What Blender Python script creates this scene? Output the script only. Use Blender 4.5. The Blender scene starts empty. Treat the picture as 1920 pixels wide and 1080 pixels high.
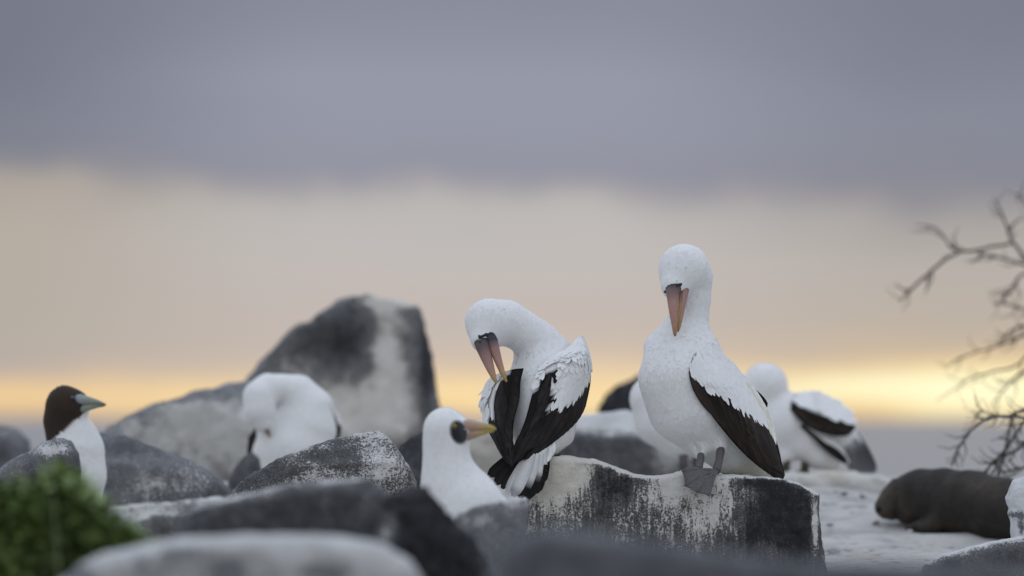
import bpy, math, random
import numpy as np
from mathutils import Vector

# ------------------------------------------------------------------ camera, sky, sun, exposure
S = bpy.context.scene
COL = S.collection
CZ = 0.8                                   # camera height above the lowest ground (m)
KPX = 36.0 / 1920 / 200.0                  # radians per photograph pixel for the 200 mm lens
PITCH = math.atan((784 - 540) * KPX)
FWD = np.array([0, math.cos(PITCH), math.sin(PITCH)])
UP = np.array([0, -math.sin(PITCH), math.cos(PITCH)])
FOCUS = 14.94

cd = bpy.data.cameras.new('camera')
cam = bpy.data.objects.new('camera', cd)
COL.objects.link(cam)
cam.location = (0, 0, CZ)
cam.rotation_euler = (math.pi / 2 + PITCH, 0, 0)
cd.lens = 200
cd.sensor_width = 36
cd.clip_start = 0.5
cd.clip_end = 120000
cd.dof.use_dof = True
cd.dof.focus_distance = FOCUS
cd.dof.aperture_fstop = 2.6
S.camera = cam

S.view_settings.view_transform = 'Standard'
S.view_settings.look = 'None'
S.view_settings.exposure = 0.0
S.view_settings.gamma = 1.0
S.view_settings.use_curve_mapping = False
S.render.engine = 'CYCLES'
S.cycles.use_denoising = True
S.cycles.max_bounces = 6
S.cycles.diffuse_bounces = 4


def lin(r, g, b):
    f = lambda c: (c / 255 / 12.92) if c / 255 <= .04045 else ((c / 255 + .055) / 1.055) ** 2.4
    return (f(r), f(g), f(b), 1.0)


class NT:
    """tiny node-tree helper"""
    def __init__(self, tree):
        self.t = tree
        self.n = tree.nodes
        self.l = tree.links

    def node(self, typ, **kw):
        n = self.n.new(typ)
        for k, v in kw.items():
            setattr(n, k, v)
        return n

    def put(self, sock, val):
        if hasattr(val, 'is_output') or isinstance(val, bpy.types.NodeSocket):
            self.l.new(val, sock)
        else:
            sock.default_value = val

    def math(self, op, a, b=0.0, c=0.0, clamp=False):
        n = self.node('ShaderNodeMath', operation=op, use_clamp=clamp)
        self.put(n.inputs[0], a)
        self.put(n.inputs[1], b)
        self.put(n.inputs[2], c)
        return n.outputs[0]

    def mix(self, f, a, b, blend='MIX'):
        n = self.node('ShaderNodeMix', data_type='RGBA', blend_type=blend)
        self.put(n.inputs[0], f)
        self.put(n.inputs[6], a)
        self.put(n.inputs[7], b)
        return n.outputs[2]

    def ramp(self, f, stops, interp='LINEAR'):
        n = self.node('ShaderNodeValToRGB')
        n.color_ramp.interpolation = interp
        el = n.color_ramp.elements
        while len(el) < len(stops):
            el.new(0.5)
        for e, (p, c) in zip(el, stops):
            e.position = p
            e.color = c if len(c) == 4 else (*c, 1)
        self.put(n.inputs[0], f)
        return n.outputs[0]

    def noise(self, vec, scale, detail=3, rough=.5, dist=0.0):
        n = self.node('ShaderNodeTexNoise')
        if vec is not None:
            self.l.new(vec, n.inputs['Vector'])
        n.inputs['Scale'].default_value = scale
        n.inputs['Detail'].default_value = detail
        n.inputs['Roughness'].default_value = rough
        n.inputs['Distortion'].default_value = dist
        return n.outputs['Fac']

    def mapping(self, vec, scale):
        n = self.node('ShaderNodeMapping')
        self.l.new(vec, n.inputs[0])
        n.inputs['Scale'].default_value = scale
        return n.outputs[0]

    def smooth(self, v, a, b):
        n = self.node('ShaderNodeMapRange', interpolation_type='SMOOTHSTEP')
        self.put(n.inputs[0], v)
        n.inputs[1].default_value = a
        n.inputs[2].default_value = b
        return n.outputs[0]


SUN_AZ = math.radians(4.0)      # the glow stands a little right of the view axis
SUN_EL = math.radians(3.0)

world = bpy.data.worlds.new('World')
S.world = world
world.use_nodes = True
nt = NT(world.node_tree)
nt.n.clear()
tc = nt.node('ShaderNodeTexCoord')
sep = nt.node('ShaderNodeSeparateXYZ')
nt.l.new(tc.outputs['Generated'], sep.inputs[0])
dx, dy, dz = sep.outputs


def elev(py):                     # elevation (as direction z) seen at photograph row py on the axis
    return (784 - py) * KPX


# cloud edge unevenness
n1 = nt.noise(nt.mapping(tc.outputs['Generated'], (48, 20, 60)), 1.0, 2, .5)
n2 = nt.noise(nt.mapping(tc.outputs['Generated'], (30, 8, 110)), 1.0, 3, .5)
edge_w = nt.smooth(dz, elev(560), elev(420))
edge_fade = nt.math('SUBTRACT', 1.0, nt.smooth(dz, elev(300), elev(150)))
wob = nt.math('MULTIPLY', nt.math('MULTIPLY', nt.math('SUBTRACT', n1, .5), .010), nt.math('MULTIPLY', edge_w, edge_fade))
tilt = nt.math('MULTIPLY', dx, nt.math('MULTIPLY', edge_w, .008))
zz = nt.math('ADD', nt.math('ADD', dz, wob), tilt)
wob2 = nt.math('MULTIPLY', nt.math('SUBTRACT', n2, .5), .0075)
zlow = nt.math('ADD', zz, nt.math('MULTIPLY', wob2, nt.math('SUBTRACT', 1.0, edge_w)))
Z0, Z1 = elev(860), elev(-40)


def rp(py):
    return (elev(py) - Z0) / (Z1 - Z0)


zr = nt.node('ShaderNodeMapRange')
nt.put(zr.inputs[0], zlow)
zr.inputs[1].default_value = Z0
zr.inputs[2].default_value = Z1
zr = zr.outputs[0]
mid_r = nt.ramp(zr, [(0, lin(190, 165, 142)), (rp(790), lin(212, 180, 148)), (rp(776), lin(238, 206, 158)), (rp(752), lin(252, 224, 168)),
                     (rp(724), lin(246, 216, 165)), (rp(698), lin(226, 202, 170)), (rp(676), lin(208, 190, 173)), (rp(630), lin(197, 185, 176)), (rp(560), lin(194, 185, 180)),
                     (rp(470), lin(192, 187, 184)), (rp(392), lin(187, 183, 181)), (rp(358), lin(166, 163, 166)), (rp(325), lin(146, 147, 161)),
                     (rp(250), lin(147, 150, 165)), (rp(150), lin(148, 152, 168)), (rp(0), lin(134, 137, 152))])
right_r = nt.ramp(zr, [(0, lin(200, 170, 140)), (rp(790), lin(228, 190, 145)), (rp(776), lin(252, 222, 160)), (rp(755), (1.06, .98, .62)),
                       (rp(730), (1.10, 1.04, .68)), (rp(708), lin(253, 236, 182)), (rp(686), lin(236, 208, 164)), (rp(660), lin(207, 186, 158)), (rp(610), lin(190, 178, 165)),
                       (rp(500), lin(182, 175, 169)), (rp(410), lin(168, 163, 160)), (rp(360), lin(146, 144, 150)), (rp(320), lin(133, 135, 147)),
                       (rp(200), lin(130, 134, 149)), (rp(0), lin(117, 121, 136))])
left_r = nt.ramp(zr, [(0, lin(150, 140, 140)), (rp(795), lin(176, 156, 142)), (rp(778), lin(222, 190, 148)), (rp(750), lin(243, 208, 154)),
                      (rp(726), lin(232, 199, 153)), (rp(700), lin(196, 178, 162)), (rp(680), lin(184, 173, 164)), (rp(600), lin(181, 173, 163)), (rp(450), lin(181, 172, 161)),
                      (rp(350), lin(172, 163, 153)), (rp(318), lin(140, 138, 144)), (rp(285), lin(124, 127, 139)),
                      (rp(200), lin(118, 122, 137)), (rp(0), lin(110, 114, 130))])
fr = nt.smooth(dx, 0.012, 0.075)
fl = nt.math('SUBTRACT', 1.0, nt.smooth(dx, -0.095, -0.03))
low = nt.mix(fl, nt.mix(fr, mid_r, right_r), left_r)  # left and right colours hold the lens vignetting as darker sky
# soft streaky unevenness of the cloud deck
n3 = nt.noise(nt.mapping(tc.outputs['Generated'], (9, 9, 30)), 1.0, 3, .5)
low = nt.mix(nt.math('MULTIPLY', nt.math('SUBTRACT', n3, .38), .14), low, lin(196, 200, 208))
# the deck above the frame: thinner and lighter towards the zenith and behind
n4 = nt.noise(tc.outputs['Generated'], 3.0, 4, .5)
zz_up = nt.math('ADD', dz, nt.math('MULTIPLY', nt.math('SUBTRACT', n4, .5), .12))
up_r = nt.ramp(zz_up, [(0.0, (.30, .31, .37)), (.08, (.29, .31, .38)), (.25, (.47, .52, .62)), (.5, (.73, .82, .99)), (1.0, (.88, .98, 1.19))])
back = nt.smooth(dy, .55, -.45)
upb = nt.ramp(zz_up, [(0.0, (.62, .63, .66)), (.3, (.73, .77, .85)), (1.0, (.88, .98, 1.19))])
up = nt.mix(back, up_r, upb)
cloud = nt.mix(nt.math('MULTIPLY', nt.smooth(dz, .055, .13), 1.0), low, up)
side = nt.smooth(dy, .93, .3)          # beyond the frame's sides the low band fades to the general deck
cloud = nt.mix(side, cloud, up)
sky = nt.node('ShaderNodeTexSky', sky_type='NISHITA')
sky.sun_disc = False
sky.sun_elevation = SUN_EL
sky.sun_rotation = SUN_AZ
sky.altitude = 10
bg_sky = nt.node('ShaderNodeBackground')
nt.l.new(sky.outputs[0], bg_sky.inputs[0])
bg_sky.inputs[1].default_value = 0.05
bg_cl = nt.node('ShaderNodeBackground')
nt.l.new(cloud, bg_cl.inputs[0])
bg_cl.inputs[1].default_value = 1.0
ms = nt.node('ShaderNodeMixShader')
ms.inputs[0].default_value = 0.998        # nearly closed cloud cover
nt.l.new(bg_sky.outputs[0], ms.inputs[1])
nt.l.new(bg_cl.outputs[0], ms.inputs[2])
out = nt.node('ShaderNodeOutputWorld')
nt.l.new(ms.outputs[0], out.inputs[0])

sd = bpy.data.lights.new('sun', 'SUN')
sun = bpy.data.objects.new('sun', sd)
COL.objects.link(sun)
sd.energy = 0.5
sd.angle = math.radians(14)
sd.color = (1.0, .80, .55)
sun_dir = Vector((math.sin(SUN_AZ) * math.cos(SUN_EL), math.cos(SUN_AZ) * math.cos(SUN_EL), math.sin(SUN_EL)))
sun.rotation_euler = sun_dir.to_track_quat('Z', 'Y').to_euler()

# ------------------------------------------------------------------ helpers
rng = np.random.default_rng(7)
random.seed(7)


def P(px, py, depth):
    """photograph pixel + distance -> world (numpy, broadcast)"""
    px, py, depth = np.broadcast_arrays(np.asarray(px, float), np.asarray(py, float), np.asarray(depth, float))
    x = (px - 960) * KPX * depth
    v = (540 - py) * KPX * depth
    return np.stack([x, depth * FWD[1] + v * UP[1], CZ + depth * FWD[2] + v * UP[2]], -1)


class Frame:
    """a place in the scene: local px units (right, away, up) at distance d -> metres"""
    def __init__(self, d):
        self.d = d
        self.s = KPX * d

    def w(self, pts):
        """pts (...,3) as (px, q, -py)"""
        pts = np.asarray(pts, float)
        return P(pts[..., 0], -pts[..., 2], self.d + pts[..., 1] * self.s)


def L3(p):
    """(px,py,q) -> local (px,q,-py)"""
    return np.array([p[0], p[2] if len(p) > 2 else 0.0, -p[1]], float)


def mesh_np(name, verts, faces, cols=None, floats=None, smooth=True):
    me = bpy.data.meshes.new(name)
    verts = np.asarray(verts, np.float32)
    flat = []
    starts = []
    tot = 0
    for fa in (faces if isinstance(faces, list) else [faces]):
        fa = np.asarray(fa, np.int32)
        if len(fa) == 0:
            continue
        n = fa.shape[1]
        starts.append(tot + np.arange(len(fa), dtype=np.int32) * n)
        flat.append(fa.ravel())
        tot += fa.size
    flat = np.concatenate(flat)
    starts = np.concatenate(starts)
    me.vertices.add(len(verts))
    me.vertices.foreach_set('co', verts.ravel())
    me.loops.add(len(flat))
    me.loops.foreach_set('vertex_index', flat)
    me.polygons.add(len(starts))
    me.polygons.foreach_set('loop_start', starts)
    me.update(calc_edges=True)
    me.validate()
    if smooth:
        me.polygons.foreach_set('use_smooth', np.ones(len(me.polygons), bool))
    if cols is not None:
        a = me.attributes.new('Col', 'FLOAT_COLOR', 'POINT')
        c = np.ones((len(verts), 4), np.float32)
        c[:, :3] = cols
        a.data.foreach_set('color', c.ravel())
    for k, v in (floats or {}).items():
        a = me.attributes.new(k, 'FLOAT', 'POINT')
        a.data.foreach_set('value', np.asarray(v, np.float32))
    return me


def soft_normals(me, N):
    """feathers shade mostly like the surface they lie on"""
    own = np.zeros(len(me.vertices) * 3, np.float32)
    me.vertices.foreach_get('normal', own)
    own = own.reshape(-1, 3)
    own = np.where((own * N).sum(1, keepdims=True) < 0, -own, own)
    n = own * SOFT_OWN + N * (1 - SOFT_OWN)
    n /= np.maximum(np.linalg.norm(n, axis=1, keepdims=True), 1e-6)
    me.normals_split_custom_set_from_vertices(n.tolist())
    return me


SOFT_OWN = .38


def obj(name, me, mat, parent=None, loc=None):
    o = bpy.data.objects.new(name, me)
    COL.objects.link(o)
    if mat is not None and me is not None and len(me.materials) == 0:
        me.materials.append(mat)
    if parent is not None:
        o.parent = parent
    if loc is not None:
        o.location = loc
    return o


def tag(o, label=None, cat=None, group=None, kind=None):
    for k, v in (('label', label), ('category', cat), ('group', group), ('kind', kind)):
        if v:
            o[k] = v
    return o


def thing(name, label, cat, loc, group=None):
    o = bpy.data.objects.new(name, None)
    COL.objects.link(o)
    o.location = loc
    o.empty_display_size = .1
    return tag(o, label, cat, group)


# value-gradient noise in numpy
_perm = np.random.default_rng(3).permutation(512)
_perm = np.concatenate([_perm, _perm, _perm])
_grad = np.random.default_rng(4).normal(size=(512, 3))
_grad /= np.linalg.norm(_grad, axis=1, keepdims=True)


def gnoise(p):
    i = np.floor(p).astype(int)
    f = p - i
    u = f * f * f * (f * (f * 6 - 15) + 10)
    i &= 511
    r = 0
    for a in (0, 1):
        wx = u[..., 0] if a else 1 - u[..., 0]
        for b in (0, 1):
            wy = u[..., 1] if b else 1 - u[..., 1]
            for c in (0, 1):
                wz = u[..., 2] if c else 1 - u[..., 2]
                h = _perm[_perm[_perm[(i[..., 0] + a) & 511] + ((i[..., 1] + b) & 511)] + ((i[..., 2] + c) & 511)] & 511
                g = _grad[h]
                d = g[..., 0] * (f[..., 0] - a) + g[..., 1] * (f[..., 1] - b) + g[..., 2] * (f[..., 2] - c)
                r = r + wx * wy * wz * d
    return r


def fbm(p, octaves=4, gain=.5, lac=2.03):
    r = 0
    a = 1.0
    for o in range(octaves):
        r = r + a * gnoise(p + o * 17.3)
        p = p * lac
        a *= gain
    return r


def surface_nets(fn, lo, hi, h):
    lo = np.asarray(lo, float)
    hi = np.asarray(hi, float)
    n = np.ceil((hi - lo) / h).astype(int) + 2
    ax = [lo[k] + np.arange(n[k]) * h for k in range(3)]
    G = np.stack(np.meshgrid(*ax, indexing='ij'), -1)
    F = fn(G)
    ins = F < 0
    c8 = {}
    for a in (0, 1):
        for b in (0, 1):
            for c in (0, 1):
                c8[(a, b, c)] = (slice(a, n[0] - 1 + a), slice(b, n[1] - 1 + b), slice(c, n[2] - 1 + c))
    cnt = sum(ins[s].astype(np.int8) for s in c8.values())
    act = (cnt > 0) & (cnt < 8)
    idx = -np.ones(act.shape, int)
    idx[act] = np.arange(act.sum())
    acc = np.zeros((act.sum(), 3))
    num = np.zeros(act.sum())
    corners = list(c8.keys())
    base = np.argwhere(act)
    for c0 in corners:
        for k in range(3):
            if c0[k] == 0:
                c1 = list(c0)
                c1[k] = 1
                c1 = tuple(c1)
                f0 = F[c8[c0]][act]
                f1 = F[c8[c1]][act]
                m = (f0 < 0) != (f1 < 0)
                t = np.where(m, f0 / np.where(np.abs(f0 - f1) < 1e-9, 1, f0 - f1), 0)
                p = np.array(c0, float)[None] + np.zeros((len(t), 3))
                p[:, k] += t
                acc[m] += p[m]
                num[m] += 1
    V = lo + (base + acc / num[:, None]) * h
    quads = []
    for k in range(3):
        a, b = (k + 1) % 3, (k + 2) % 3
        sl0 = [slice(None)] * 3
        sl1 = [slice(None)] * 3
        sl0[k] = slice(0, n[k] - 1)
        sl1[k] = slice(1, n[k])
        for s in (sl0, sl1):
            s[a] = slice(1, n[a] - 1)
            s[b] = slice(1, n[b] - 1)
        i0 = ins[tuple(sl0)]
        i1 = ins[tuple(sl1)]
        for flip in (False, True):
            m = (i0 & ~i1) if not flip else (~i0 & i1)
            e = np.argwhere(m)
            if len(e) == 0:
                continue
            e[:, a] += 1
            e[:, b] += 1
            def cell(da, db):
                q = e.copy()
                q[:, a] += da
                q[:, b] += db
                return idx[q[:, 0], q[:, 1], q[:, 2]]
            q = np.stack([cell(-1, -1), cell(0, -1), cell(0, 0), cell(-1, 0)], 1)
            if flip:
                q = q[:, ::-1]
            quads.append(q)
    Q = np.concatenate(quads)
    Q = Q[(Q >= 0).all(1)]
    return V, Q


def vnormals(V, Q):
    n = np.zeros_like(V)
    fn = np.cross(V[Q[:, 2]] - V[Q[:, 0]], V[Q[:, 3]] - V[Q[:, 1]])
    for k in range(Q.shape[1]):
        np.add.at(n, Q[:, k], fn)
    return n / np.maximum(np.linalg.norm(n, axis=1, keepdims=True), 1e-9)


def smin(a, b, k):
    h = np.clip(.5 + .5 * (b - a) / k, 0, 1)
    return b * (1 - h) + a * h - k * h * (1 - h)


def cone_chain(pts, k=14, squash=1.0):
    """chains: list of lists of (px,py,q,r); returns sdf over local (px,q,-py)"""
    def fn(G):
        d = None
        for ch in pts:
            c = np.array([[p[0], p[2], -p[1], p[3]] for p in ch], float)
            if len(c) == 1:
                c = np.concatenate([c, c + [[.5, 0, 0, 0]]])
            for a, b in zip(c[:-1], c[1:]):
                ab = b[:3] - a[:3]
                t = np.clip(((G - a[:3]) @ ab) / max(ab @ ab, 1e-6), 0, 1)
                r = a[3] + (b[3] - a[3]) * (t * t * (3 - 2 * t) * .5 + t * .5)
                e = G - a[:3] - t[..., None] * ab
                dd = np.sqrt(e[..., 0] ** 2 + (e[..., 1] / squash) ** 2 + e[..., 2] ** 2) - r
                d = dd if d is None else smin(d, dd, k)
        return d
    return fn


def chain_info(V, pts):
    """nearest chain point: flow direction (head to tail) and local radius"""
    best = np.full(len(V), 1e9)
    flow = np.zeros((len(V), 3))
    rad = np.zeros(len(V))
    for ch in pts:
        c = np.array([[p[0], p[2], -p[1], p[3]] for p in ch], float)
        if len(c) == 1:
            c = np.concatenate([c, c + [[0, 0, -.5, 0]]])
        tang = np.gradient(c[:, :3], axis=0)
        for i in range(len(c) - 1):
            a, b = c[i], c[i + 1]
            ab = b[:3] - a[:3]
            t = np.clip(((V - a[:3]) @ ab) / max(ab @ ab, 1e-6), 0, 1)
            r = a[3] + (b[3] - a[3]) * t
            dd = np.linalg.norm(V - a[:3] - t[:, None] * ab, axis=1) - r
            m = dd < best
            best[m] = dd[m]
            fl = tang[i] * (1 - t[:, None]) + tang[i + 1] * t[:, None]
            flow[m] = fl[m]
            rad[m] = r[m]
    return flow, rad


# ------------------------------------------------------------------ materials
def new_mat(name):
    m = bpy.data.materials.new(name)
    m.use_nodes = True
    t = NT(m.node_tree)
    b = t.n['Principled BSDF']
    return m, t, b


def plumage_material():
    m, t, b = new_mat('plumage')
    a = t.node('ShaderNodeAttribute', attribute_name='Col')
    tc = t.node('ShaderNodeTexCoord')
    n = t.noise(tc.outputs['Object'], 90, 3, .6)
    c = t.mix(1.0, a.outputs['Color'], t.ramp(n, [(.3, (.90, .90, .89)), (.7, (1, 1, 1))]), 'MULTIPLY')
    t.l.new(c, b.inputs['Base Color'])
    b.inputs['Roughness'].default_value = .8
    b.inputs['Specular IOR Level'].default_value = .15
    b.inputs['Sheen Weight'].default_value = .03
    b.inputs['Sheen Roughness'].default_value = .5
    return m


def attr_material(name, rough, spec=.4, nscale=60, lo=.85, bump=0.0):
    m, t, b = new_mat(name)
    a = t.node('ShaderNodeAttribute', attribute_name='Col')
    tc = t.node('ShaderNodeTexCoord')
    n = t.noise(tc.outputs['Object'], nscale, 4, .6)
    c = t.mix(1.0, a.outputs['Color'], t.ramp(n, [(.3, (lo, lo, lo)), (.7, (1, 1, 1))]), 'MULTIPLY')
    t.l.new(c, b.inputs['Base Color'])
    b.inputs['Roughness'].default_value = rough
    b.inputs['Specular IOR Level'].default_value = spec
    if bump:
        bn = t.node('ShaderNodeBump')
        bn.inputs['Strength'].default_value = bump
        bn.inputs['Distance'].default_value = .004
        t.l.new(n, bn.inputs['Height'])
        t.l.new(bn.outputs[0], b.inputs['Normal'])
    return m


def plain_material(name, col, rough, spec=.5):
    m, t, b = new_mat(name)
    tc = t.node('ShaderNodeTexCoord')
    n = t.noise(tc.outputs['Object'], 40, 3, .6)
    c = t.mix(1.0, (*col, 1), t.ramp(n, [(.3, (.8, .8, .8)), (.7, (1, 1, 1))]), 'MULTIPLY')
    t.l.new(c, b.inputs['Base Color'])
    b.inputs['Roughness'].default_value = rough
    b.inputs['Specular IOR Level'].default_value = spec
    return m


def rock_material():
    """dark basalt; the attribute 'guano' says where the droppings lie, 'tone' how pale the stone is"""
    m, t, b = new_mat('guano_streaked_basalt')
    ga = t.node('ShaderNodeAttribute', attribute_name='guano').outputs['Fac']
    ta = t.node('ShaderNodeAttribute', attribute_name='tone').outputs['Fac']
    wa = t.node('ShaderNodeAttribute', attribute_name='warm').outputs['Fac']
    tc = t.node('ShaderNodeTexCoord').outputs['Object']
    streak = t.math('ADD', t.math('MULTIPLY', t.noise(t.mapping(tc, (52, 52, 5)), 1.0, 3, .6, .9), .5), t.math('MULTIPLY', t.noise(t.mapping(tc, (120, 120, 14)), 1.0, 4, .65, .8), .5))
    speck = t.noise(tc, 190, 6, .78)
    blot = t.noise(tc, 26, 4, .6)
    sa = t.node('ShaderNodeAttribute', attribute_name='streak').outputs['Fac']
    g = t.math('ADD', ga, t.math('MULTIPLY', t.math('SUBTRACT', streak, .5), sa))
    g = t.math('ADD', g, t.math('MULTIPLY', t.math('SUBTRACT', speck, .5), 1.6))
    g = t.math('ADD', g, t.math('MULTIPLY', t.math('SUBTRACT', blot, .5), .45))
    pn = t.noise(tc, 8, 4, .6)
    g = t.math('ADD', g, t.math('MULTIPLY', t.math('SUBTRACT', pn, .5), .55))
    f = t.smooth(g, .45, .57)
    stone_d = t.ramp(t.noise(tc, 55, 5, .65), [(.3, (.010, .0105, .012)), (.55, (.024, .025, .028)), (.78, (.065, .066, .068))])
    stone_l = t.ramp(t.noise(tc, 35, 5, .65), [(.3, (.12, .127, .14)), (.5, (.22, .23, .245)), (.72, (.36, .365, .375))])
    stone = t.mix(ta, stone_d, stone_l)
    white_c = t.mix(t.noise(tc, 20, 4, .6), (.56, .57, .57, 1), (.84, .84, .84, 1))
    white_w = t.mix(t.noise(tc, 20, 4, .6), (.54, .50, .41, 1), (.82, .77, .64, 1))
    white = t.mix(wa, white_c, white_w)
    thin = t.mix(t.math('MULTIPLY', t.smooth(g, .0, .5), .16), stone, white)
    c = t.mix(f, thin, white)
    t.l.new(c, b.inputs['Base Color'])
    b.inputs['Roughness'].default_value = .92
    b.inputs['Specular IOR Level'].default_value = .25
    h = t.math('ADD', t.math('MULTIPLY', speck, .5), t.math('MULTIPLY', f, .35))
    h = t.math('ADD', h, t.noise(tc, 60, 5, .65))
    bn = t.node('ShaderNodeBump')
    bn.inputs['Strength'].default_value = .9
    bn.inputs['Distance'].default_value = .010
    t.l.new(h, bn.inputs['Height'])
    t.l.new(bn.outputs[0], b.inputs['Normal'])
    return m


M_PLUME = plumage_material()
M_BILL = attr_material('bill_horn', .45, .35, 90, .85)
M_SKIN = attr_material('leg_skin', .6, .3, 150, .7, .4)
M_EYE = attr_material('eye', .12, .6, 30, .9)
M_ROCK = rock_material()
M_FUR = attr_material('seal_fur', .75, .25, 45, .6, .3)
M_LEAF = attr_material('leaf', .5, .35, 60, .75)
M_WOOD = attr_material('dry_wood', .9, .2, 70, .65, .4)


# ------------------------------------------------------------------ ground and sea
def ground_rel(y):
    """ground height relative to the camera along the view"""
    return np.interp(y, [-60, 0, 4, 9, 12, 14.5, 16, 17, 17.4, 18.3, 19.5, 24, 26, 29, 34, 60],
                     [-.75, -.72, -.70, -.62, -.56, -.46, -.425, -.375, -.345, -.222, -.222, -.265, -.33, -3, -10.5, -14])


def make_ground():
    ys = np.concatenate([np.linspace(-40, 5, 12), np.linspace(6, 13.5, 20), np.linspace(14, 26, 150), np.linspace(26.3, 36, 24)])
    xs = np.concatenate([np.linspace(-60, -5, 14), np.linspace(-4.5, 4.5, 150), np.linspace(5, 60, 14)])
    X, Y = np.meshgrid(xs, ys, indexing='ij')
    Z = CZ + ground_rel(Y)
    p = np.stack([X, Y, X * 0], -1)
    far = np.clip((Y - 17.5) / 2, 0, 1)
    Z = Z + (.045 - .025 * far) * fbm(p * 1.1, 3) + .035 * fbm(p * 3.2 + 9, 4) - .03 * np.abs(gnoise(p * 2.6 + 3))
    # lower to the left, where the sea shows between the boulders
    Z = Z - .05 * np.clip((-X - 1.2) / 1.0, 0, 1) * np.clip((Y - 17) / 2, 0, 1)
    V = np.stack([X, Y, Z], -1).reshape(-1, 3)
    n0, n1 = X.shape
    i = np.arange(n0 * n1).reshape(n0, n1)
    Q = np.stack([i[:-1, :-1], i[1:, :-1], i[1:, 1:], i[:-1, 1:]], -1).reshape(-1, 4)
    m, t, b = new_mat('guano_covered_ground')
    tc = t.node('ShaderNodeTexCoord').outputs['Object']
    c1 = t.ramp(t.noise(tc, 6, 5, .6), [(.3, (.33, .32, .30)), (.5, (.47, .455, .43)), (.7, (.55, .535, .51))])
    dark = t.smooth(t.noise(tc, 13, 5, .7), .55, .66)
    c1 = t.mix(t.math('MULTIPLY', dark, .8), c1, (.10, .095, .09, 1))
    c1 = t.mix(t.math('MULTIPLY', t.smooth(t.noise(tc, 3.1, 2, .5), .5, .7), .5), c1, (.42, .39, .29, 1))
    t.l.new(c1, b.inputs['Base Color'])
    b.inputs['Roughness'].default_value = .95
    b.inputs['Specular IOR Level'].default_value = .2
    bn = t.node('ShaderNodeBump')
    bn.inputs['Strength'].default_value = .6
    bn.inputs['Distance'].default_value = .02
    t.l.new(t.noise(tc, 30, 5, .65), bn.inputs['Height'])
    t.l.new(bn.outputs[0], b.inputs['Normal'])
    o = obj('ground', mesh_np('ground', V, Q), m)
    tag(o, 'pale guano covered rocky ground of the headland', None, None, 'structure')


def make_sea():
    ys = np.array([20, 60, 200, 800, 3000, 12000, 40000, 90000.])
    xs = np.array([-1, -.3, 0, .3, 1.0])
    V, Q = [], []
    for y in ys:
        for x in xs:
            V.append((x * (200 + y * .8), y, CZ - 9.0))
    n = len(xs)
    for j in range(len(ys) - 1):
        for i in range(n - 1):
            a = j * n + i
            Q.append((a, a + 1, a + 1 + n, a + n))
    m, t, b = new_mat('sea_water')
    tc = t.node('ShaderNodeTexCoord').outputs['Object']
    wv = t.noise(t.mapping(tc, (.05, .25, .2)), 1.0, 5, .6)
    c = t.mix(wv, (.27, .262, .255, 1), (.37, .355, .335, 1))
    t.l.new(c, b.inputs['Base Color'])
    b.inputs['Roughness'].default_value = .9
    b.inputs['Specular IOR Level'].default_value = .12
    bn = t.node('ShaderNodeBump')
    bn.inputs['Strength'].default_value = .8
    bn.inputs['Distance'].default_value = .5
    t.l.new(wv, bn.inputs['Height'])
    t.l.new(bn.outputs[0], b.inputs['Normal'])
    o = obj('sea', mesh_np('sea', np.array(V), np.array(Q)), m)
    tag(o, 'flat grey sea reaching to the horizon', None, None, 'structure')


make_ground()
make_sea()

# ------------------------------------------------------------------ boulders
ROCK_GROUP = 'boulders strewn over the headland'


def poly_sd(poly, X, Zp):
    """signed distance to a polygon in (px,py)"""
    poly = np.asarray(poly, float)
    d = np.full(X.shape, 1e18)
    s = np.ones(X.shape)
    n = len(poly)
    for i in range(n):
        a, b = poly[i], poly[i - 1]
        ex, ey = b - a
        wx, wy = X - a[0], Zp - a[1]
        t = np.clip((wx * ex + wy * ey) / (ex * ex + ey * ey + 1e-9), 0, 1)
        bx, by = wx - ex * t, wy - ey * t
        d = np.minimum(d, bx * bx + by * by)
        c1 = Zp >= a[1]
        c2 = Zp < b[1]
        c3 = ex * wy > ey * wx
        flip = (c1 & c2 & c3) | (~c1 & ~c2 & ~c3)
        s = np.where(flip, -s, s)
    return s * np.sqrt(d)


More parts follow.
